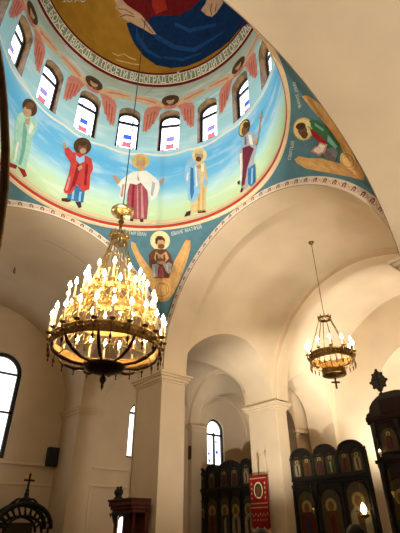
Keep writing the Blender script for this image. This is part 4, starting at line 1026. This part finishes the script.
# ------------------------------------------------------------------ dark shrine canopy at the lower left
sx, sy = 2.62, 9.9
root = thing('icon_shrine', 'black arched shrine canopy topped by a plain cross against the north wall', 'shrine', (sx, sy, 0))
zt = 2.62
b = new(); box(b, -.95, .95, -.32, .32, 0, .9, .03); obj('cabinet', b, WOOD, root)
for a, c in ((-.85, -.26), (.85, -.26), (-.85, .26), (.85, .26)):
    b = new(); lathe(b, [(.05, .9), (.06, .96), (.035, 1.05), (.035, 1.7), (.055, 1.76)], 8, (a, c, 0)); obj('post', b, WOOD, root, True)
for c in (-.28, .28):
    b = new(); tube(b, [(.92*cos(R(t)), c, 1.72+.72*sin(R(t))) for t in range(0, 181, 9)], .075, 8); tube(b, [(.62*cos(R(t)), c, 1.62+.46*sin(R(t))) for t in range(0, 181, 12)], .045, 6)
    for t in range(15, 170, 15): tube(b, [(.62*cos(R(t)), c, 1.62+.46*sin(R(t))), (.9*cos(R(t+6)), c, 1.72+.70*sin(R(t+6)))], .03, 5)
    obj('arch', b, WOOD, root, True)
b = new(); lathe(b, [(.30, 2.40), (.26, 2.48), (.14, 2.54), (.16, 2.60), (.07, 2.66), (.09, 2.74), (.05, 2.8), (.07, 2.86), (.03, 2.92)], 12); obj('pedestal', b, WOOD, root, True)
b = new()
for t in range(8):
    a = 2*PI*t/8; tube(b, [(.1*cos(a), .1*sin(a), 2.6), (.3*cos(a), .26*sin(a), 2.58), (.5*cos(a), .28*sin(a), 2.42)], .03, 5)
obj('crest', b, WOOD, root, True)
b = new(); box(b, -.03, .03, -.025, .025, 2.9, 3.36, .006); box(b, -.15, .15, -.025, .025, 3.14, 3.20, .006)
for q in ((0, 3.37), (.16, 3.17), (-.16, 3.17)): ball(b, (q[0], 0, q[1]), .035, 8)
obj('cross', b, WOOD, root)
b = new(); box(b, -.5, .5, .24, .3, .95, 1.9); obj('icon', b, ICG, root)
# ------------------------------------------------------------------ small fittings
p = on_plane(51.5, 457, 1, 10.9)
root = thing('loudspeaker', 'small black box loudspeaker mounted in the corner of the north wall', 'speaker', (3.72, 11.0, 4.13))
BLK = mat('black_plastic', (.012, .012, .013), .5); GRL = mat('speaker_grille', (.02, .02, .022), .7, noise=.5, nscale=60)
b = new(); box(b, -.21, .21, -.2, .06, -.34, .34, .02); obj('cabinet', b, BLK, root)
b = new(); box(b, -.18, .18, -.215, -.2, -.31, .31, .005); obj('grille', b, GRL, root)
b = new(); box(b, -.04, .04, .05, .10, -.08, .08); obj('bracket', b, IRON, root)
def hit_vault(x, y, r_, axis):
    d = ray(x, y); i = 1 if axis == 'x' else 0
    a = d[i]**2+d.z**2; bq = CAM[i]*d[i]+(CAM.z-ZS)*d.z; c = CAM[i]**2+(CAM.z-ZS)**2-r_*r_
    t = (-bq+sqrt(bq*bq-a*c))/a; return CAM+d*t
p = hit_vault(15, 268, RA, 'y'); n = Vector((-p.x, 0, ZS-p.z)).normalized()
root = thing('ceiling_hook', 'small dark iron ring fixed in the shaded vault at the left', 'hook', p)
b = new(); tube(b, [Vector((0, 0, 0)), n*.1], .02, 6); obj('stem', b, IRON, root)
b = new(); tu = n.orthogonal().normalized(); tube(b, [n*(.15+.06*cos(2*PI*k/16))+tu*.06*sin(2*PI*k/16) for k in range(16)], .015, 6, True); obj('ring', b, IRON, root, True)
# little picture on the aisle pilaster
root = thing('framed_picture', 'tiny dark framed picture on the pilaster beyond the near pier', 'picture', (9.42, 9.42, 4.62))
b = new(); box(b, -.03, 0, -.10, .10, -.28, .28, .01); obj('frame', b, WOODR, root)
b = new(); box(b, -.036, -.028, -.07, .07, -.24, .24); obj('picture', b, ICG, root)
# bowed pole at the extreme left
pp = []
for (x, y) in ((-75, 640), (-62, 520), (-42, 420), (-26, 340), (-14, 280), (-5, 232), (.8, 190), (2.0, 150), (.4, 105), (-3, 70), (-8, 40), (-16, 5), (-26, -30)):
    d = ray(x+3.2, y); h = math.hypot(d.x, d.y); pp.append(CAM+d*(1.45/h))
base = pp[0].copy(); base.z = 0
pts = [Vector((base.x, base.y, 0))]+[p for p in pp if p.z > .4]
root = thing('bowed_pole', 'bowed dark brown wooden pole with a pale edge strip at the far left', 'pole', (base.x, base.y, 0))
POLE = mat('brown_pole_wood', (.085, .036, .016), .5, noise=.4, nscale=10)
b = new(); tube(b, [p-base for p in pts], .016, 10); obj('shaft', b, POLE, root, True)
side = Vector((RT.x, RT.y, 0)).normalized()
b = new(); tube(b, [p-base+side*.0145 for p in pts[1:]], .005, 6); obj('edge_strip', b, CREAMP, root, True)
# ------------------------------------------------------------------ two worshippers, only the tops of their heads in view
COAT = [mat('black_coat', (.015, .014, .016), .8), mat('dark_brown_coat', (.03, .018, .012), .8)]
TRS = mat('charcoal_trousers', (.02, .02, .024), .85); SKINM = mat('skin', (.52, .30, .2), .55); HAIRM = mat('black_hair', (.008, .006, .005), .6); SHOE = mat('black_shoe', (.01, .01, .01), .4)
def skinned(name, verts, edges, rad, mt, parent, rootv=0, lv=2):
    me = bpy.data.meshes.new(name); me.from_pydata(verts, edges, []); me.update()
    o = link(name, me, mt, parent)
    md = o.modifiers.new('skin', 'SKIN'); md.use_smooth_shade = True
    for i, r_ in enumerate(rad):
        sv = me.skin_vertices[0].data[i]; sv.radius = r_ if isinstance(r_, tuple) else (r_, r_); sv.use_root = (i == rootv)
    s = o.modifiers.new('sub', 'SUBSURF'); s.levels = lv; s.render_levels = lv
    return o
def person(x, y, face, H, label, coat):
    root = thing('person', label, 'person', (x, y, 0), face)
    k = H/1.75
    V = [(0, 0, .95), (0, 0, 1.12), (0, 0, 1.30), (0, .0, 1.42), (.01, 0, 1.50), (.03, 0, 1.60), (.02, 0, 1.68)]
    E_ = [(0, 1), (1, 2), (2, 3), (3, 4), (4, 5), (5, 6)]; Rd = [(.15, .11), (.14, .105), (.165, .11), (.11, .08), .055, .082, .07]
    for sg in (-1, 1):
        n = len(V); V += [(0, sg*.10, .88), (.01, sg*.10, .48), (-.01, sg*.10, .09), (.12, sg*.11, .04)]; E_ += [(0, n), (n, n+1), (n+1, n+2), (n+2, n+3)]; Rd += [.09, .058, .042, .035]
        n = len(V); V += [(0, sg*.19, 1.40), (-.02, sg*.24, 1.12), (.10, sg*.20, .90), (.16, sg*.18, .84)]; E_ += [(3, n), (n, n+1), (n+1, n+2), (n+2, n+3)]; Rd += [.06, .045, .034, .03]
    body = skinned('body', [tuple(c*k for c in v) for v in V], E_, Rd, SKINM, root)
    V = [(0, 0, .82), (0, 0, 1.0), (0, 0, 1.2), (0, 0, 1.36), (0, 0, 1.45)]; E_ = [(0, 1), (1, 2), (2, 3), (3, 4)]; Rd = [(.19, .15), (.175, .14), (.185, .135), (.15, .11), (.07, .07)]
    for sg in (-1, 1):
        n = len(V); V += [(0, sg*.20, 1.39), (-.02, sg*.25, 1.12), (.09, sg*.21, .93)]; E_ += [(3, n), (n, n+1), (n+1, n+2)]; Rd += [.075, .06, .05]
    skinned('coat', [tuple(c*k for c in v) for v in V], E_, Rd, coat, root, 1)
    V = [(0, 0, .92)]; E_ = []; Rd = [(.16, .125)]
    for sg in (-1, 1):
        n = len(V); V += [(0, sg*.10, .84), (.01, sg*.10, .48), (-.01, sg*.10, .10)]; E_ += [(0, n), (n, n+1), (n+1, n+2)]; Rd += [.105, .075, .06]
    skinned('trousers', [tuple(c*k for c in v) for v in V], E_, Rd, TRS, root)
    for sg in (-1, 1):
        b = new(); lathe(b, [(0, 0), (.05, .0), (.055, .04), (.04, .09), (0, .10)], 12)
        for v in b.verts: v.co = Vector((v.co.x*2.4+.05, v.co.y+sg*.105*k, v.co.z))
        obj('shoe', b, SHOE, root, True)
    b = new(); lathe(b, [(0, .135), (.05, .125), (.088, .08), (.104, .02), (.103, -.04), (.09, -.09), (.07, -.11)], 18)
    for v in b.verts: v.co = Vector((v.co.x*1.08+.005, v.co.y*.92, v.co.z+1.615)) * 1.0
    for v in b.verts:
        if v.co.x > .06 and v.co.z < 1.65: v.co.x = .06
    for v in b.verts: v.co *= k
    obj('hair', b, HAIRM, root, True)
    b = new(); lathe(b, [(0, -.012), (.010, -.008), (.012, .01), (.006, .03), (0, .034)], 8)
    for v in b.verts: v.co = (v.co+Vector((.118, 0, 1.60)))*k
    obj('nose', b, SKINM, root, True)
    for sg in (-1, 1):
        b = new(); ball(b, (.098*k, sg*.032*k, 1.628*k), .011*k, 8); obj('eye', b, COAT[0], root, True)
        b = new(); ball(b, (.015*k, sg*.092*k, 1.60*k), .026*k, 8); obj('ear', b, SKINM, root, True)
    b = new(); ball(b, (.108*k, 0, 1.555*k), .02*k, 8, .35); obj('mouth', b, C['rose'], root, True)
for (px, py, dist, lab, ct) in ((260, 528, 4.3, 'person with dark hair below the red banner, only head top showing', COAT[0]), (354, 523.5, 4.6, 'person with dark hair below the glowing lamp, only head top showing', COAT[1])):
    d = ray(px, py); h = math.hypot(d.x, d.y); p = CAM+d*(dist/h)
    person(p.x, p.y, R(20), p.z/1.0, lab, ct)
# ------------------------------------------------------------------ light
def point(loc, power, col, rad, name='light', parent=None):
    l = bpy.data.lights.new(name, 'POINT'); l.energy = power; l.color = col; l.shadow_soft_size = rad
    o = bpy.data.objects.new(name, l); COL.objects.link(o); o.location = loc
    if parent: o.parent = parent
    return o
def spot(loc, tgt, power, col, ang, rad=.15, blend=.6):
    l = bpy.data.lights.new('light', 'SPOT'); l.energy = power; l.color = col; l.spot_size = R(ang); l.spot_blend = blend; l.shadow_soft_size = rad
    o = bpy.data.objects.new('light', l); COL.objects.link(o); o.location = loc
    o.rotation_euler = (Vector(tgt)-Vector(loc)).to_track_quat('-Z', 'Y').to_euler(); return o
WARM = (1, .80, .55)
# floodlight behind the icon screen, then added fill lamps without any fixture
COOLW = (1, .91, .77)
spot((10.7, .6, 2.3), (13.5, 1.7, 6.9), 2500, COOLW, 84, .4)
spot((12.6, 3.7, 2.6), (11.6, -1.0, 9.5), 180, COOLW, 110, .4)  # weak added fill for the sanctuary vault
spot((6.0, -3.6, 2.0), (5.7, 3.4, 7.4), 1250, COOLW, 92, .8)  # added fill on the near pier and chancel vault
spot((1.0, -1.6, .4), (9.4, 4.85, 5.6), 5600, COOLW, 33, .15, .8)  # narrow beam added to brighten the chancel pillar and arcade soffit
spot((-.5, -7.5, 2.6), (1.6, -4.6, 9.5), 1450, COOLW, 80)  # unseen lamp in the south arm, lights the arch soffit
spot((.5, -1.8, .4), (9.4, 1.6, 8.8), 1300, COOLW, 44, .15, .8)  # added to lift the west face of the rib
point((-8.5, 0, 4.5), 40, WARM, .3)  # faint added lamp in the unseen west arm
for a, pw in ((45, 500), (135, 380), (225, 3500), (315, 220)): spot((5.2*cos(R(a)), 5.2*sin(R(a)), 6.0), (4.3*cos(R(a+180)), 4.3*sin(R(a+180)), 14.4), pw, (1, .95, .86), 62)  # added uplights at pier-top height, each aimed across at the drum
W = bpy.data.worlds.new('world'); sc.world = W; W.use_nodes = True
W.node_tree.nodes['Background'].inputs[0].default_value = (.9, .8, .65, 1); W.node_tree.nodes['Background'].inputs[1].default_value = .02
vs = sc.view_settings; vs.view_transform = 'Standard'; vs.look = 'None'; vs.gamma = 1; vs.exposure = 0; vs.use_curve_mapping = False
sc.cycles.use_light_tree = True; sc.cycles.max_bounces = 8; sc.cycles.diffuse_bounces = 5; sc.cycles.sample_clamp_indirect = 5
